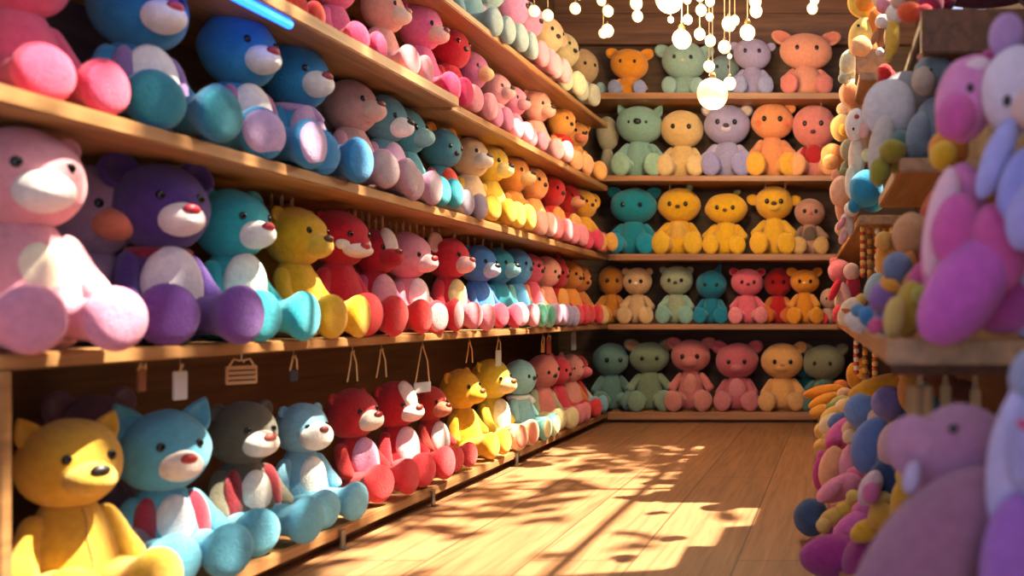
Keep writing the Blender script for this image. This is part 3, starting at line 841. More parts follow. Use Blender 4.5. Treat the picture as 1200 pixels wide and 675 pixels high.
blobs('plush_bear', 'peach bear leaning out beyond the azure blue toy', PT, [
    ('torso', 992, 246, 3.9, 13, 22, -8, '#e0a684', 0.9), ('head', 985, 224, 3.8, 13, 18, 8, '#eab490', 0.95), ('ear', 980, 206, 3.84, 6, 7, -10, '#e8a07c', 0.6), ('leg', 986, 268, 3.8, 8, 9, 0, '#ecc09c', 1)], base=1.09)
blobs('plush_doll', 'small white knitted doll with beads on the edge of the bead shelf', PT, [
    ('torso', 993, 264, 3.55, 8, 14, -10, '#e4d4c4', 0.9), ('head', 998, 245, 3.52, 9, 9, 0, '#efe8da', 0.95), ('arm', 986, 262, 3.5, 4, 9, 30, '#d88a90', 0.9), ('leg', 988, 278, 3.5, 5, 9, 20, '#d8a0a0', 0.9)], base=1.09)
blobs('plush_doll', 'white faced doll with a red nose among the peach toys', PT, [
    ('torso', 1004, 186, 3.6, 10, 26, 0, '#e8d2b8', 0.9), ('head', 1003, 146, 3.58, 13, 19, 5, '#efe0d6', 0.9), ('head>nose', 1004, 137, 3.545, 3.2, 3.2, 0, '#b8402c', 1), ('head>eye', 1000, 151, 3.54, 1.4, 1.8, 0, '#000', 0.6), ('head>cheek', 1012, 152, 3.555, 7, 10, 0, '#eab0a4', 0.6), ('arm', 1016, 182, 3.55, 7, 8, 0, '#ddd29a', 0.9), ('leg', 998, 214, 3.56, 8, 20, 0, '#e4d8c0', 0.9)], base=1.09)
blobs('plush_toy', 'peach toy with an orange inner ear above the white faced doll', PT, [
    ('torso', 1008, 150, 4.0, 14, 50, 0, '#e4b48a', 0.9), ('head', 999, 110, 3.98, 16, 17, 0, '#eec8a0', 0.9), ('head>ear', 999, 110, 3.93, 12, 14, 12, '#e79660', 0.5)], base=1.09)
blobs('plush_bear', 'yellow and peach bear with round ears beside the white faced doll', PT, [
    ('torso', 976, 182, 4.6, 14, 14, -50, '#ec9c58', 0.9), ('head', 987, 150, 4.4, 14, 16, 0, '#eec878', 0.9), ('head>muzzle', 990, 152, 4.33, 7, 8, 0, '#e6b040', 0.9), ('head>ear', 989, 128, 4.42, 9, 8, 0, '#e4b48c', 0.7), ('leg', 974, 190, 4.5, 10, 9, 0, '#f0ac68', 1)], base=1.615)
blobs('plush_toy', 'silvery green toy tucked under the yellow and peach bear', PT, [
    ('torso', 993, 200, 3.9, 9, 14, 10, '#8a8a68', 0.9), ('head', 994, 176, 3.85, 10, 13, 0, '#a8a080', 0.95), ('leg', 990, 206, 3.85, 9, 9, 0, '#7f7c48', 0.9)], base=1.09)
blobs('plush_rabbit', 'yellow rabbit with a big orange lined ear on the narrow upper shelf', PT, [
    ('torso', 1018, 66, 3.72, 16, 24, 0, '#e0a05c', 0.9), ('head', 1010, 44, 3.66, 16, 24, 12, '#efc766', 0.95), ('head>ear', 1012, 3, 3.68, 19, 19, 0, '#f0c24c', 0.5), ('head>ear_lining', 1013, 2, 3.655, 11, 12, 0, '#e68a26', 0.5), ('head>ear', 1025, 24, 3.63, 8, 16, 8, '#dd7826', 0.6),
    ('head>eye', 1006, 30, 3.605, 2, 1.6, 0, '#000', 0.6), ('head>muzzle', 1009, 55, 3.61, 13, 13, 0, '#eeb27c', 0.9)], base=1.675)
tag(solid('storage_box', joined(lambda b: box_mesh(b, 0.06, 0.19, 3.60, 3.78, 1.675, 1.78)), SIDE, None, 0.004), 'small brown wooden box under the yellow rabbit on the narrow upper shelf', 'box')
blobs('plush_toy', 'speckled grey green toy squeezed beside the small brown box', PT, [
    ('torso', 995, 86, 4.0, 11, 14, 0, '#a8ac94', 0.9), ('head', 995, 72, 3.95, 11, 15, 20, '#b6b8a0', 0.95), ('leg', 988, 92, 3.93, 6, 6, 0, '#9aa08c', 0.9)], base=1.675)
blobs('plush_monkey', 'small white and brown toy hanging beside the yellow rabbit', PT, [
    ('torso', 1032, 42, 3.4, 6, 15, 0, '#a8693c', 0.9), ('head', 1034, 25, 3.38, 9, 8, -30, '#e8d8cc', 0.95), ('arm', 1025, 44, 3.37, 4, 9, 20, '#b87848', 0.9), ('leg', 1031, 61, 3.38, 5, 5, 0, '#e4d4c8', 0.9)], base=1.69)
blobs('plush_toy', 'yellow oblong toy dangling below the upper opposite shelf', PT, [
    ('torso', 1046, 44, 2.6, 9, 23, 4, '#c9a13c', 0.9), ('head', 1048, 17, 2.6, 10, 12, -14, '#d8ccc4', 0.9), ('leg', 1041, 68, 2.6, 5, 6, 0, '#b8923c', 0.9)], base=1.46)
blobs('plush_toy', 'red ball shaped toy behind the large pale grey elephant', PT, [
    ('torso', 1040, 94, 3.0, 12, 14, 0, '#a81c20', 0.9), ('head', 1037, 84, 2.98, 9, 9, 0, '#c8242a', 0.95)], base=1.10)
blobs('plush_bear', 'orange and magenta toy on the dark upper shelf opposite', PT, [
    ('torso', 1090, 2, 2.36, 26, 16, 90, '#8c1f4a', 0.9), ('head', 1066, 14, 2.34, 15, 12, 0, '#d4552a', 0.95), ('leg', 1084, 14, 2.32, 10, 9, 0, '#b02a34', 0.9), ('ear', 1052, 2, 2.36, 9, 9, 0, '#c9a08c', 0.7)], base=1.46)
blobs('plush_toy', 'pink and white toy above the yellow oblong toy', PT, [
    ('torso', 1040, -8, 2.8, 13, 18, 0, '#d898a4', 0.9), ('head', 1036, 5, 2.76, 10, 11, 20, '#d88a98', 0.95), ('ear', 1028, 0, 2.78, 6, 9, -20, '#e8c89c', 0.7)], base=1.46)
blobs('plush_bear', 'dark maroon toy lying across the dark upper shelf opposite', PT, [
    ('torso', 1150, -14, 2.45, 24, 66, 90, '#5c1a2c', 0.9), ('head', 1215, -16, 2.42, 26, 26, 0, '#4c1826', 0.95), ('leg', 1108, 2, 2.40, 12, 11, 0, '#7a1f44', 0.9)], base=1.46)
# on the opposite shelf level with the second shelf
blobs('plush_toy', 'tan and red toy behind the big magenta bear on the opposite shelf', PT, [
    ('torso', 1080, 330, 2.1, 20, 52, 0, '#b8362a', 0.9), ('head', 1069, 276, 2.08, 24, 27, 0, '#c98f62', 0.95), ('arm', 1062, 320, 2.04, 14, 26, 10, '#c87a2c', 0.9), ('cap', 1090, 250, 2.12, 12, 28, 16, '#c4592a', 0.9)], base=0.675)
blobs('plush_toy', 'grey blue ball headed toy with orange body on the opposite shelf', PT, [
    ('torso', 1044, 345, 2.0, 17, 26, 0, '#d8902c', 0.9), ('head', 1052, 314, 1.96, 18, 19, 10, '#6e7a9c', 0.95), ('arm', 1066, 330, 1.95, 9, 16, -20, '#d08c3a', 0.9)], base=0.675)
blobs('plush_toy', 'purple toy with an orange cap on the opposite shelf', PT, [
    ('torso', 1040, 372, 1.85, 16, 22, 0, '#8878a4', 0.9), ('head', 1034, 348, 1.82, 16, 19, 30, '#8a64a0', 0.95), ('head>cap', 1044, 335, 1.80, 12, 8, 20, '#dc962c', 0.9), ('arm', 1054, 348, 1.84, 10, 12, 0, '#98a4ac', 0.9)], base=0.675)
blobs('plush_toy', 'mustard and pink toy with rounded feet at the end of the opposite shelf', PT, [
    ('torso', 1066, 362, 1.62, 18, 34, 8, '#b89a3c', 0.9), ('leg', 1048, 372, 1.56, 13, 25, 8, '#c8a85c', 0.9), ('head', 1086, 326, 1.64, 26, 20, -35, '#c04a84', 0.9), ('arm', 1080, 345, 1.58, 12, 12, 0, '#a8a04a', 0.9), ('leg', 1026, 382, 1.6, 9, 10, 40, '#c8507c', 0.9)], base=0.675)
blobs('plush_fish', 'bright blue and white toy lying on the opposite shelf edge', PT, [
    ('torso', 1008, 378, 2.3, 19, 13, 20, '#d8d0c8', 0.9), ('head', 1022, 372, 2.05, 17, 13, 25, '#3d7cb4', 0.95), ('arm', 1006, 364, 2.1, 9, 8, 0, '#5a8cb0', 0.9), ('tail', 1034, 384, 2.0, 12, 8, 0, '#a8b0c4', 0.9)], base=0.675)
blobs('plush_fish', 'striped cream toy lying beyond the bright blue toy on the opposite shelf', PT, [
    ('torso', 998, 362, 3.0, 16, 12, -40, '#e6cfae', 0.9), ('stripe', 996, 366, 2.93, 11, 3, 20, '#c8602c', 0.9), ('head', 990, 372, 2.95, 9, 11, 0, '#e2c49a', 0.95), ('tail', 1008, 352, 3.0, 7, 9, 40, '#dcae54', 0.9)], base=0.675)
blobs('plush_bear', 'rose pink bear with patterned dress at the far end of the opposite shelf', PT, [
    ('torso', 990, 352, 4.6, 12, 18, 10, '#d0aa94', 0.9), ('head', 984, 318, 4.6, 14, 14, 0, '#d87680', 0.95), ('head>ear', 978, 307, 4.62, 6, 6, 0, '#d06470', 0.7), ('arm', 978, 340, 4.55, 5, 14, 25, '#c8283a', 0.9), ('leg', 985, 366, 4.5, 9, 9, 0, '#d83a40', 0.9)], base=0.675)
blobs('plush_doll', 'crimson and white doll hanging among the bead strands', PT, [
    ('torso', 1000, 338, 3.9, 9, 20, 0, '#b83040', 0.9), ('head', 998, 318, 3.88, 10, 10, 0, '#e4bcac', 0.95), ('arm', 992, 344, 3.85, 5, 14, -20, '#e0a898', 0.9), ('leg', 1004, 362, 3.85, 6, 12, 0, '#d8a04a', 0.9)], base=0.675)
blobs('plush_toy', 'golden orange toy hanging close behind the bead strands', PT, [
    ('torso', 1040, 300, 2.75, 14, 26, 10, '#d9963a', 0.9), ('head', 1036, 282, 2.72, 11, 11, 0, '#e0a850', 0.95), ('leg', 1024, 336, 2.7, 10, 18, 24, '#a8bcbc', 0.9)], base=0.675)

# ------------------------------------------------------------------ the heap of toys on the sloping stand
blobs('plush_elephant', 'huge dusky mauve elephant slumped in front of the heap', PT, [
    ('torso', 1150, 690, 1.42, 105, 150, 10, '#8c5c80', 0.85), ('head', 1128, 540, 1.28, 64, 66, 0, '#a66f92', 0.95), ('head>ear', 1076, 526, 1.25, 42, 36, 50, '#b47d9c', 0.5), ('head>eye', 1117, 502, 1.215, 6, 6, -20, '#2c1c30', 0.5), ('leg', 1086, 655, 1.18, 62, 128, 38, '#96637f', 0.9), ('leg', 1175, 720, 1.24, 52, 90, 0, '#5c4070', 0.9), ('tusk', 1068, 560, 1.2, 10, 20, 10, '#b8a4c8', 0.9)], base=0.0)
blobs('plush_rabbit', 'tall lilac blue toy with violet legs cut by the picture edge', PT, [
    ('torso', 1194, 540, 1.12, 36, 98, 8, '#bab0e2', 0.95), ('head', 1214, 446, 1.12, 32, 38, 0, '#8c90b4', 0.95), ('leg', 1186, 670, 1.08, 38, 92, 4, '#9a60b8', 0.9), ('ribbon', 1204, 500, 1.06, 14, 8, 30, '#b8406c', 0.8), ('arm', 1200, 520, 1.07, 18, 52, 8, '#9a93c8', 0.9)], base=0.0)
heap = [
    ('slate navy ball headed toy tipped onto the floor', [('head', 951, 606, 2.84, 21, 22, 0, '#3f5270'), ('torso', 978, 608, 2.85, 24, 15, -28, '#bf4a86'), ('leg', 996, 596, 2.85, 20, 12, -40, '#c24a8a')], 0.0),
    ('deep magenta toy with a long rounded foot at the bottom of the heap', [('leg', 976, 651, 2.36, 39, 25, -4, '#a63482', .95), ('torso', 1016, 662, 2.3, 30, 36, 0, '#8f2c70')], 0.0),
    ('hot pink oval toy above the long magenta foot', [('torso', 998, 618, 2.48, 26, 15, -38, '#dc6cac'), ('head', 1012, 600, 2.5, 14, 13, 0, '#d46aa2')], 0.02),
    ('shell pink toy folded over the slate navy toy', [('torso', 984, 572, 2.8, 29, 14, -26, '#ea8ca6'), ('leg', 972, 576, 2.74, 18, 9, -40, '#e88fa2'), ('head', 1004, 560, 2.85, 14, 14, 0, '#dc6a94')], 0.05),
    ('knotted yellow toy between the pink toys', [('torso', 975, 606, 2.62, 17, 10, -30, '#d9b054'), ('head', 965, 616, 2.6, 9, 9, 0, '#e0b868'), ('leg', 989, 598, 2.62, 11, 10, 0, '#d4aa44')], 0.02),
    ('gold knitted toy beside the navy and pink toys', [('torso', 1007, 590, 2.62, 17, 14, 0, '#c9a53c'), ('head', 1000, 582, 2.58, 9, 8, 0, '#d8b858'), ('leg', 1018, 584, 2.6, 9, 8, 0, '#b8963a')], 0.05),
    ('amber yellow toy against the huge mauve elephant', [('torso', 1014, 622, 2.25, 19, 13, -28, '#d9a32c'), ('head', 1034, 606, 2.22, 17, 17, 0, '#dba33a'), ('leg', 1030, 585, 2.25, 15, 9, -14, '#ddc878')], 0.02),
    ('dark navy toy with a pink and white foot in the heap', [('torso', 1040, 566, 2.3, 24, 30, 12, '#2f4068'), ('leg', 1020, 572, 2.24, 13, 22, 26, '#d8bcc6'), ('foot', 1021, 578, 2.19, 11, 13, 0, '#cf6a9a'), ('head', 1046, 540, 2.32, 20, 16, 0, '#35507c')], 0.05),
    ('yellow egg shaped toy tucked by the mauve elephant ear', [('torso', 1058, 585, 1.98, 14, 30, 12, '#d9a02c'), ('head', 1062, 558, 1.98, 13, 15, 0, '#e0ae3c')], 0.06),
    ('peach and rose toy with striped sides in the heap', [('torso', 974, 548, 2.95, 14, 26, 14, '#eaa878'), ('leg', 997, 545, 2.92, 14, 26, 8, '#d890a4'), ('head', 1006, 542, 2.95, 12, 24, 8, '#d05a88'), ('leg', 1010, 552, 2.86, 6, 8, 0, '#d85a74')], 0.06),
    ('blue bodied toy with beige ball face in the middle of the heap', [('torso', 1022, 522, 2.5, 24, 34, 18, '#6078b0'), ('head', 1051, 522, 2.3, 23, 30, 14, '#c29ca0'), ('snout', 1056, 534, 2.22, 14, 18, 0, '#bd9a94')], 0.1),
    ('folded fuchsia pink toy high on the edge of the heap', [('torso', 988, 508, 3.15, 26, 15, -42, '#de68a0'), ('leg', 976, 521, 3.1, 9, 8, 0, '#b83a70'), ('head', 1002, 496, 3.15, 12, 12, 0, '#d4608c')], 0.08),
    ('small pale yellow toy on the heap edge by the floor', [('head', 963, 505, 3.75, 9, 10, 0, '#e2b95c'), ('torso', 963, 524, 3.7, 10, 10, 0, '#e0ae52'), ('leg', 970, 512, 3.72, 6, 9, 30, '#d8a850')], 0.06),
    ('periwinkle ball headed toy near the top of the heap', [('head', 1009, 481, 2.85, 20, 20, 0, '#6c8abe'), ('torso', 1006, 504, 2.9, 20, 14, 0, '#d9a884'), ('leg', 996, 512, 2.85, 9, 9, 0, '#e4c09a')], 0.12),
    ('violet ball headed toy beside the periwinkle one', [('head', 1041, 472, 2.75, 20, 20, 0, '#8478b0'), ('torso', 1034, 492, 2.8, 18, 16, 0, '#d2b09c'), ('arm', 1058, 486, 2.75, 9, 14, 0, '#4f7898')], 0.16),
    ('small blue toy with cream body at the edge of the heap', [('head', 982, 493, 3.3, 13, 9, -30, '#5a76a8'), ('torso', 972, 496, 3.4, 15, 10, -40, '#ecd09c')], 0.08),
    ('long sunny yellow toy draped over the top of the heap', [('torso', 1040, 455, 3.1, 46, 17, -12, '#dd9f24', 1.0), ('head', 1064, 438, 3.05, 12, 10, 0, '#c9962c'), ('leg', 1004, 470, 3.15, 20, 10, -30, '#e6b854')], 0.18),
    ('burnt orange toy behind the sunny yellow one', [('torso', 1070, 456, 2.7, 18, 28, 8, '#c98a3c'), ('head', 1074, 432, 2.7, 12, 10, 0, '#b8642c')], 0.2),
    ('orange toy with banana shaped limbs on the heap by the end wall', [('torso', 966, 459, 4.7, 25, 8, -10, '#de8a24'), ('leg', 966, 470, 4.62, 20, 8, -22, '#e0932c'), ('leg', 962, 482, 4.55, 14, 8, -14, '#e29c38'), ('head', 985, 454, 4.75, 10, 9, 0, '#c9702c')], 0.06),
    ('upright orange bird shaped toy by the end wall', [('torso', 1002, 442, 4.0, 10, 17, -10, '#dc9424'), ('head', 1010, 428, 4.0, 7, 10, 30, '#e09c2c'), ('wing', 1012, 438, 3.95, 8, 7, 0, '#e4a43c'), ('leg', 1016, 449, 3.95, 7, 7, 0, '#cbb08c')], 0.12),
    ('green and cream patterned toy under the bird shaped toy', [('torso', 984, 472, 4.0, 14, 8, -24, '#b4ac6c'), ('head', 990, 462, 4.05, 10, 8, 0, '#dcae7c'), ('leg', 976, 477, 3.95, 8, 6, 0, '#8a9a54')], 0.1),
    ('pale yellow and cream toy below the banana limbed toy', [('torso', 976, 488, 3.8, 17, 11, -34, '#e4b45c'), ('head', 990, 478, 3.8, 12, 11, 0, '#eccb94')], 0.08),
    ('olive and teal toy wedged beside the mauve elephant head', [('torso', 1078, 478, 2.1, 13, 32, 12, '#8a8468'), ('head', 1090, 482, 2.0, 11, 18, 20, '#4c7274')], 0.25),
    ('raspberry toy at the foot of the heap behind the peach and rose toy', [('torso', 962, 556, 3.02, 10, 20, 0, '#b83a78'), ('head', 964, 536, 3.05, 8, 9, 0, '#c04a80')], 0.03),
    ('rust brown toy under the opposite shelf', [('torso', 1100, 452, 2.3, 26, 16, 0, '#8a4c2c'), ('head', 1126, 458, 2.3, 18, 14, 0, '#704030')], 0.3),
]
for lab, ps, bz in heap:
    blobs('plush_toy', lab, PT, ps, 'heap of small toys on the sloping stand', bz)

# ------------------------------------------------------------------ small things that hang
def strands(x, y, z0, z1, n, cols, label, group):
    bm = bmesh.new()
    tube(bm, [(0, 0, 0), (0, 0, z1 - z0)], 0.0012, 5)
    root = empty('bead_strand', (x, y, z0))
    tag(root, label, 'bead strand', group)
    part('cord', to_mesh('cord', bm), CORD, root)
    for k in range(n):
        part('bead', ball(0, 0, True), plain(cols[k % len(cols)], 0.25), root, (0, 0, (z1 - z0) * (k + 0.5) / n * 0.96), (0, 0, 0), (0.011, 0.011, 0.014 if k % 2 else 0.010))


BC = [('#b8322c', '#e2b04a'), ('#7c5a34', '#c98a3a'), ('#c9402c', '#e8d8b0'), ('#8a6030', '#d8a038'), ('#d05a2c', '#f0c860')]
for k in range(8):
    strands(0.085 + 0.028 * k, 3.45 + 0.03 * (k % 2), 1.055 - 0.20 - 0.05 * (k % 3), 1.055, 12, BC[k % 5], 'bead strand hanging below the farther short shelf opposite', 'bead strands under the opposite shelf')
for k in range(3):
    strands(0.06 + 0.03 * k, 3.4 - 0.14 * k, 0.635 - 0.15, 0.635, 9, BC[(k + 2) % 5], 'amber bead strand hanging below the magenta bear shelf', 'bead strands under the lower opposite shelf')

# wooden pegs on a rail under the end of the opposite shelf
tag(solid('peg_rail', joined(lambda b: box_mesh(b, 0.10, XR, 1.72, 1.74, 0.60, 0.635)), DARKW), 'dark rail under the opposite shelf that holds wooden pegs', 'rail')
for k, (px, lab, ht, c) in enumerate(((1078, 'pale slatted wooden tag under the opposite shelf', 0.10, '#c09058'), (1108, 'thin wooden figure tag hanging beside the pale slatted tag', 0.09, '#b8955c'), (1143, 'longest forked wooden peg under the opposite shelf', 0.13, '#c9a468'), (1190, 'orange brown wooden tag hanging nearest the lilac toy', 0.10, '#b8692c'))):
    p = at(px, 400, 1.71)
    t = empty('wooden_tag', (p.x, 1.71, 0.60 - ht))
    tag(t, lab, 'wooden tag')
    solid('plaque', joined(lambda b: box_mesh(b, -0.026 if k == 0 else -0.010, 0.026 if k == 0 else 0.010, -0.006, 0.006, 0, ht * 0.8)), wood(c, 'Z'), t, 0.003)
    solid('loop', joined(lambda b: tube(b, [(-0.004, 0, ht * 0.78), (-0.002, 0, ht - 0.001), (0.002, 0, ht - 0.001), (0.004, 0, ht * 0.78)], 0.0016, 6)), CORD, t)


def hang_tag(x, y, ztop, drop, w, h, col, label, group=None, stripes=False, rz=75, ribbon='#c9a878', two=True, name='hanging_tag'):
    root = empty(name, (x, y, ztop - drop - h), (0, 0, R(rz)))
    tag(root, label, 'hanging tag', group)
    solid('hook', joined(lambda b: tube(b, [(0, 0, drop + h), (0, 0, drop + h - 0.02), (0.006, 0, drop + h - 0.028), (0.008, 0, drop + h - 0.018)], 0.0018, 6)), plain('#b9b0a0', 0.35, 0.8), root)
    for sg in ((-1, 1) if two else (0,)):
        solid('ribbon', joined(lambda b: tube(b, [(0.003 * sg, 0, drop + h - 0.022), (sg * w * 0.25, -0.004, drop * 0.5 + h), (sg * w * 0.42, 0, h * 0.9)], 0.0028, 6)), plain(ribbon, 0.8), root)
    if h > 0.02:
        c = solid('card', joined(lambda b: box_mesh(b, -w / 2, w / 2, -0.003, 0.003, 0, h)), plain(col, 0.6), root, 0.002)
        if stripes:
            for q in range(3):
                solid('stripe', joined(lambda b: box_mesh(b, -w * 0.42, w * 0.42, -0.0042, -0.002, h * (0.18 + 0.26 * q), h * (0.26 + 0.26 * q))), plain('#4a2a1a', 0.7), c)
    return root


ZS = 0.613
def side_tag(px, drop, w, h, col, label, x=-1.60, **kw):
    d = x * F / (px - CX)
    hang_tag(x, d, ZS, drop, w, h, col, label, **kw)


side_tag(166, 0.02, 0.02, 0.055, '#8a5a40', 'small brown tag above the sky blue bear')
side_tag(211, 0.035, 0.036, 0.07, '#c7ccd2', 'silver and wood tag above the sky blue bear', two=False)
side_tag(283, 0.035, 0.075, 0.05, '#c99c6c', 'striped wooden tag above the charcoal grey bear', stripes=True, rz=52)
side_tag(344, 0.06, 0.03, 0.035, '#2f3a48', 'dark tag on twin ribbons above the powder blue bear')
side_tag(413, 0.12, 0.05, 0.0, '#c9a878', 'plain ribbon loop above the nearest dark red bear')
side_tag(447, 0.12, 0.055, 0.0, '#c9a878', 'plain ribbon loop above the middle red bear')
side_tag(495, 0.16, 0.09, 0.04, '#b8bcc0', 'long ribbon loop with a silver tag above the rusty red bear')
side_tag(550, 0.11, 0.05, 0.0, '#d8b070', 'short ribbon loop above the golden yellow bear', ribbon='#d9a860')
side_tag(584, 0.07, 0.04, 0.075, '#b9c4bc', 'crinkled foil tag above the olive yellow bear')
side_tag(636, 0.06, 0.03, 0.05, '#c98a4a', 'small orange tag above the salmon toy')
side_tag(643, 0.04, 0.04, 0.08, '#a84838', 'red brown tag above the rose red toy')
side_tag(672, 0.02, 0.05, 0.10, '#9aa0a4', 'grey foil tag above the crimson toy')
# rows of slim paper tags under the third shelf
rt = random.Random(3)
pxs = [318, 330, 342, 408, 416, 424, 432, 440, 448, 456, 464, 472, 480, 488, 496, 506, 514, 532, 540, 548, 556, 566, 576, 588]
for k, px in enumerate(pxs):
    x = -1.70 + rt.uniform(-0.08, 0.0)
    d = x * F / (px - CX)
    hang_tag(x, d, z3(d) - 0.034, 0.012, 0.014, rt.uniform(0.05, 0.085), rt.choice(['#a8845c', '#b99468', '#8c6c48', '#c4a880']), 'slim paper tag hanging in the row under the third shelf', 'slim paper tags under the third shelf', two=False, rz=rt.uniform(40, 90))
# tags under the end wall shelves
for k, (px, row, lab) in enumerate(((785, 4, 'thin wire hook above the golden bear with the green leaf'), (808, 4, 'twin wire hook beside the leaf of the golden bear'), (897, 4, 'wire hook above the tall yellow bear'), (920, 4, 'wire hook beside the ear of the tall yellow bear'), (962, 5, 'small wire hook above the rosy pink toy'))):
    hang_tag(at(px, 0, 5.93).x, 5.93, BV[row] - 0.035, 0.05, 0.02, 0.0, '#b0a08c', lab, rz=0, two=False, ribbon='#a8906c', name='wire_hook')
# small metal brackets along the front of the bottom shelf
for px, lab in ((402, 'metal bracket under the feet of the powder blue bear'), (508, 'thin metal bracket under the red feet on the bottom shelf'), (606, 'white wire bracket under the ice blue toy')):
    d = (XF + 0.01) * F / (px - CX)
    b_ = empty('shelf_bracket', (XF + 0.006, d, 0.0))
    tag(b_, lab, 'bracket')
    solid('plate', joined(lambda b: box_mesh(b, 0, 0.006, -0.012, 0.012, 0.0, 0.06)), plain('#8c8c88', 0.35, 0.9), b_, 0.001)
    solid('foot', joined(lambda b: box_mesh(b, 0, 0.02, -0.012, 0.012, 0, 0.005)), plain('#8c8c88', 0.35, 0.9), b_, 0.001)
# glowing blue strip under the fourth shelf
d0, d1 = 1.95, 2.45
tag(solid('light_strip', joined(lambda b: tube(b, [(XF + 0.012, d0 + (d1 - d0) * k / 8, 1.507) for k in range(9)], 0.013, 10)), plain('#2a7cff', 0.3, 0.0, '#1560ff', 6.0)), 'glowing blue light strip under the fourth shelf edge above the blue bears', 'light strip')

# ------------------------------------------------------------------ string lights
GLOW = plain('#fff2d8', 0.3, 0.0, '#ffdc98', 1.5)
GLOBE = plain('#fff0d0', 0.3, 0.0, '#ffdc94', 1.0)
BRASS = plain('#8a6a3a', 0.4, 0.6)


def string(px, d, bulbs, label, group='string lights', sway=0.0):
    lo = at(px, max(b[0] for b in bulbs), d)
    root = empty('string_light', lo)
    tag(root, label, 'string light', group)
    top = ZC - lo.z
    bm = bmesh.new()
    tube(bm, [(0.0 + sway * (1 - t) * 0.0, 0, top * t) for t in (0, 0.25, 0.5, 0.75, 1)], 0.0022, 6)
    part('cord', to_mesh('cord', bm), CORD, root)
    for k, (py, r) in enumerate(bulbs):
        off = 0 if k == len(bulbs) - 1 else rt.uniform(-6, 6)
        p = at(px + off, py, d) - lo
        rr = 0.9 * r * d / F
        b_ = part('bulb', ball(0, 0), GLOW, root, p, (0, 0, 0), (rr, rr, rr * 1.08))
        cap = lathe('cap', [(0, 0), (0, 1), (1, 0.8), (1.6, 0.5), (1.6, 0)])
        part('cap', cap, BRASS, b_, (0, 0, 0.93), (0, 0, 0), (0.3, 0.3, 0.28))


for px, d, bl, lab in (
        (626, 4.6, [(13, 7)], 'single bulb string farthest from the cluster, over the pastel toys'),
        (642, 4.7, [(-8, 6), (18, 7)], 'string of two bulbs above the cream tan bear'),
        (674, 4.8, [(-6, 6), (10, 7)], 'string with one low bulb in front of the wooden header'),
        (707, 4.9, [(1, 6), (13, 7), (36, 8), (39, 6)], 'string of four bulbs above the vivid orange toy'),
        (747, 4.7, [(4, 8), (19, 7)], 'string of two close bulbs between the globe and the orange toy'),
        (806, 4.5, [(0, 5), (23, 6)], 'short string just beside the upper globe'),
        (820, 4.6, [(-4, 6), (12, 7), (40, 7)], 'string of three bulbs left of the largest globe lamp'),
        (831, 4.4, [(2, 6), (20, 5), (48, 7), (78, 7)], 'longest string running down to the largest globe'),
        (849, 4.5, [(28, 9), (55, 8)], 'string with two bright bulbs right beside the longest string'),
        (861, 4.6, [(24, 6)], 'single small bulb between the bright pair and the pale globe'),
        (855, 4.4, [(66, 3), (98, 8)], 'string reaching down beside the largest globe'),
        (886, 4.8, [(2, 8), (13, 8)], 'string of two bulbs above the pale globe'),
        (952, 4.9, [(0, 6), (10, 7)], 'string of two bulbs above the salmon monkey'),
        (786, 4.6, [(23, 4)], 'tiny bulb under the upper globe')):
    string(px, d, bl, lab.replace(' left of', ' near').replace(' right beside', ' close beside'))
for px, py, d, r, lab in ((784, -1, 4.5, 16, 'large globe lamp at the top of the string light cluster'), (799, 46, 4.6, 11, 'medium globe lamp in front of the celadon elephant'), (835, 110, 4.4, 18, 'largest globe lamp hanging lowest of the cluster'), (876, 38, 4.7, 9, 'smallest globe lamp above the lilac bear')):
    c = at(px, py, d)
    rr = r * d / F
    root = empty('globe_lamp', (c.x, c.y, c.z - rr))
    tag(root, lab, 'lamp', 'hanging globe lamps')
    part('globe', ball(0, 0), GLOBE, root, (0, 0, rr), (0, 0, 0), (rr, rr, rr))
    part('cap', lathe('cap', [(0, 0), (0, 1), (1, 0.8), (1.6, 0.5), (1.6, 0)]), BRASS, root, (0, 0, 1.96 * rr), (0, 0, 0), (0.02, 0.02, 0.02))
    bm = bmesh.new()
    tube(bm, [(0, 0, 2 * rr + 0.01), (0, 0, ZC - c.z + rr)], 0.003, 6)
    part('cord', to_mesh('cord', bm), CORD, root)
    lt = bpy.data.lights.new('globe_light', 'POINT')
    lt.energy = 15 * (r / 11)
    lt.color = (1.0, 0.68, 0.36)
    lt.shadow_soft_size = rr * 1.05
    lo = bpy.data.objects.new('globe_light', lt)
    COL.objects.link(lo)
    lo.location = (0, -0.0, -0.06)
    lo.parent = root

# ------------------------------------------------------------------ outside: unseen tree shaped to dapple the sun, sun and sky
rt = random.Random(11)
bm = bmesh.new()


def leaf_quad(c, s):
    a = Vector((rt.uniform(-1, 1), rt.uniform(-1, 1), rt.uniform(-0.5, 0.5))).normalized()
    b = a.cross(Vector((rt.uniform(-0.4, 0.4), rt.uniform(-0.4, 0.4), 1))).normalized()
    pts = [c - a * s, c - a * s * 0.3 + b * s * 0.42, c + a * s * 0.45 + b * s * 0.34, c + a * s, c + a * s * 0.45 - b * s * 0.34, c - a * s * 0.3 - b * s * 0.42]
    bm.faces.new([bm.verts.new(p) for p in pts])


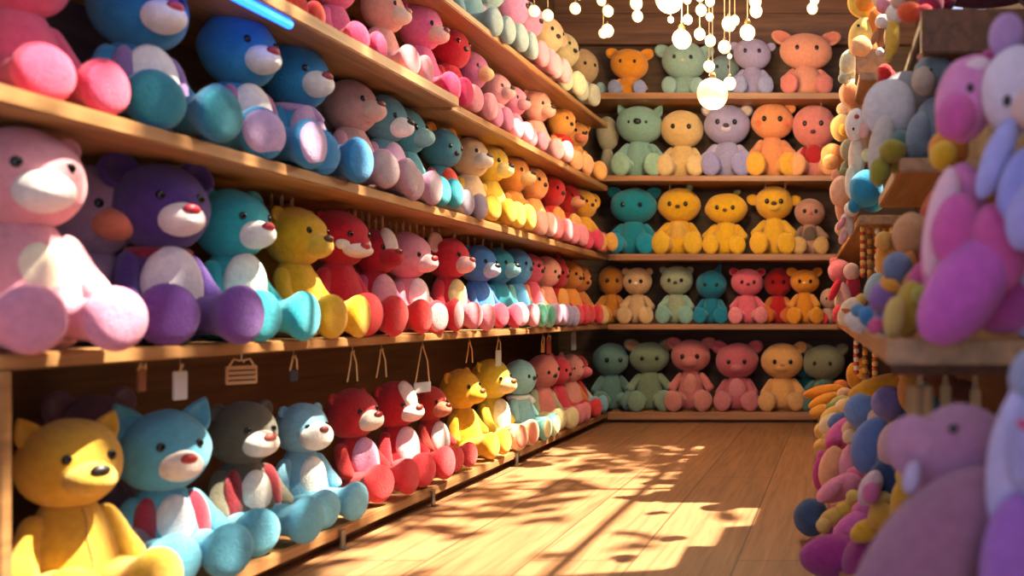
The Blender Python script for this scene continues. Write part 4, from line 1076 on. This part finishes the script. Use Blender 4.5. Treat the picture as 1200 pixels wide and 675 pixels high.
n_clump = 0
while n_clump < 330:
    c = Vector((rt.uniform(-0.9, 3.4), rt.uniform(0.8, 6.9), rt.uniform(4.5, 5.3)))
    open_gap = 0.95 < c.x < 2.1 and 2.7 < c.y < 4.55      # crown thinned here so the sun patch reaches the floor
    if open_gap and rt.random() > 0.75 or (c.x > 2.1 and rt.random() > 0.5):
        n_clump += 1
        continue
    n_clump += 1
    rr = rt.uniform(0.03, 0.09) if open_gap else rt.uniform(0.10, 0.26)
    for q in range(int(40 * rr) if open_gap else int(8 + 40 * rr)):
        o = Vector((rt.gauss(0, 1), rt.gauss(0, 1), rt.gauss(0, 0.5))) * rr * 0.6
        leaf_quad(c + o, rt.uniform(0.05, 0.11))
tr = empty('dapple_tree', (4.6, 4.6, 0))
tag(tr, 'unseen leafy tree outside, its crown shaped to dapple the sun through the roof light', 'tree')
fo = solid('foliage', bm, plain('#4f7a34', 0.7), None)
fo.parent = tr
fo.location = (-4.6, -4.6, 0)
bm = bmesh.new()
tube(bm, [(0, 0, -0.1), (0.05, 0, 2), (-0.2, 0.4, 4.0), (-1.2, 1.2, 4.9), (-3.6, 1.6, 5.0)], [0.2, 0.17, 0.13, 0.06, 0.02], 10)
solid('trunk', bm, wood('#5a4632', 'Z', 0.9), tr)
struct(solid('ground', joined(lambda b: box_mesh(b, 0.7, 9, -3, 12, -0.16, -0.1)), plain('#7a7a5c', 0.9)))

el, az = R(65), R(12)
sd = Vector((math.cos(el) * math.cos(az), math.cos(el) * math.sin(az), math.sin(el)))
sl = bpy.data.lights.new('sun', 'SUN')
sl.energy = 30
sl.color = (1.0, 0.89, 0.68)
sl.angle = R(0.7)
so = bpy.data.objects.new('sun', sl)
COL.objects.link(so)
so.rotation_euler = (-sd).to_track_quat('-Z', 'Y').to_euler()
so.location = sd * 12

w = bpy.data.worlds.new('world')
scene.world = w
w.use_nodes = True
bg = w.node_tree.nodes['Background']
bg.inputs['Color'].default_value = (0.60, 0.72, 1.0, 1)
bg.inputs['Strength'].default_value = 1.4


def lamp(loc, energy, color, size, name='fill_light'):  # unseen point lights without fixtures, added as warm fill
    lt = bpy.data.lights.new(name, 'POINT')
    lt.energy = energy
    lt.color = color
    lt.shadow_soft_size = size
    o = bpy.data.objects.new(name, lt)
    COL.objects.link(o)
    o.location = loc


WARM = (1.0, 0.72, 0.42)
lamp((-0.75, 4.0, 2.5), 36, WARM, 0.14)
lamp((-0.45, 1.9, 2.2), 17, (1.0, 0.8, 0.56), 0.2)
lamp((-0.3, 0.7, 2.3), 6, (1.0, 0.75, 0.5), 0.14)

cam = bpy.data.cameras.new('camera')
co = bpy.data.objects.new('camera', cam)
COL.objects.link(co)
co.location = (0, 0, EYE)
co.rotation_euler = (R(90), 0, 0)
cam.sensor_fit = 'HORIZONTAL'
cam.sensor_width = 36
cam.lens = 36 * F / 1200
cam.shift_x = -(CX - 600) / 1200
cam.shift_y = (CY - 337.5) / 1200
cam.clip_start = 0.05
cam.dof.use_dof = True
cam.dof.focus_distance = 3.9
cam.dof.aperture_fstop = 1.95
scene.camera = co
vs = scene.view_settings
vs.view_transform = 'Standard'
vs.look = 'None'
vs.gamma = 1
vs.use_curve_mapping = False
vs.exposure = 0.0
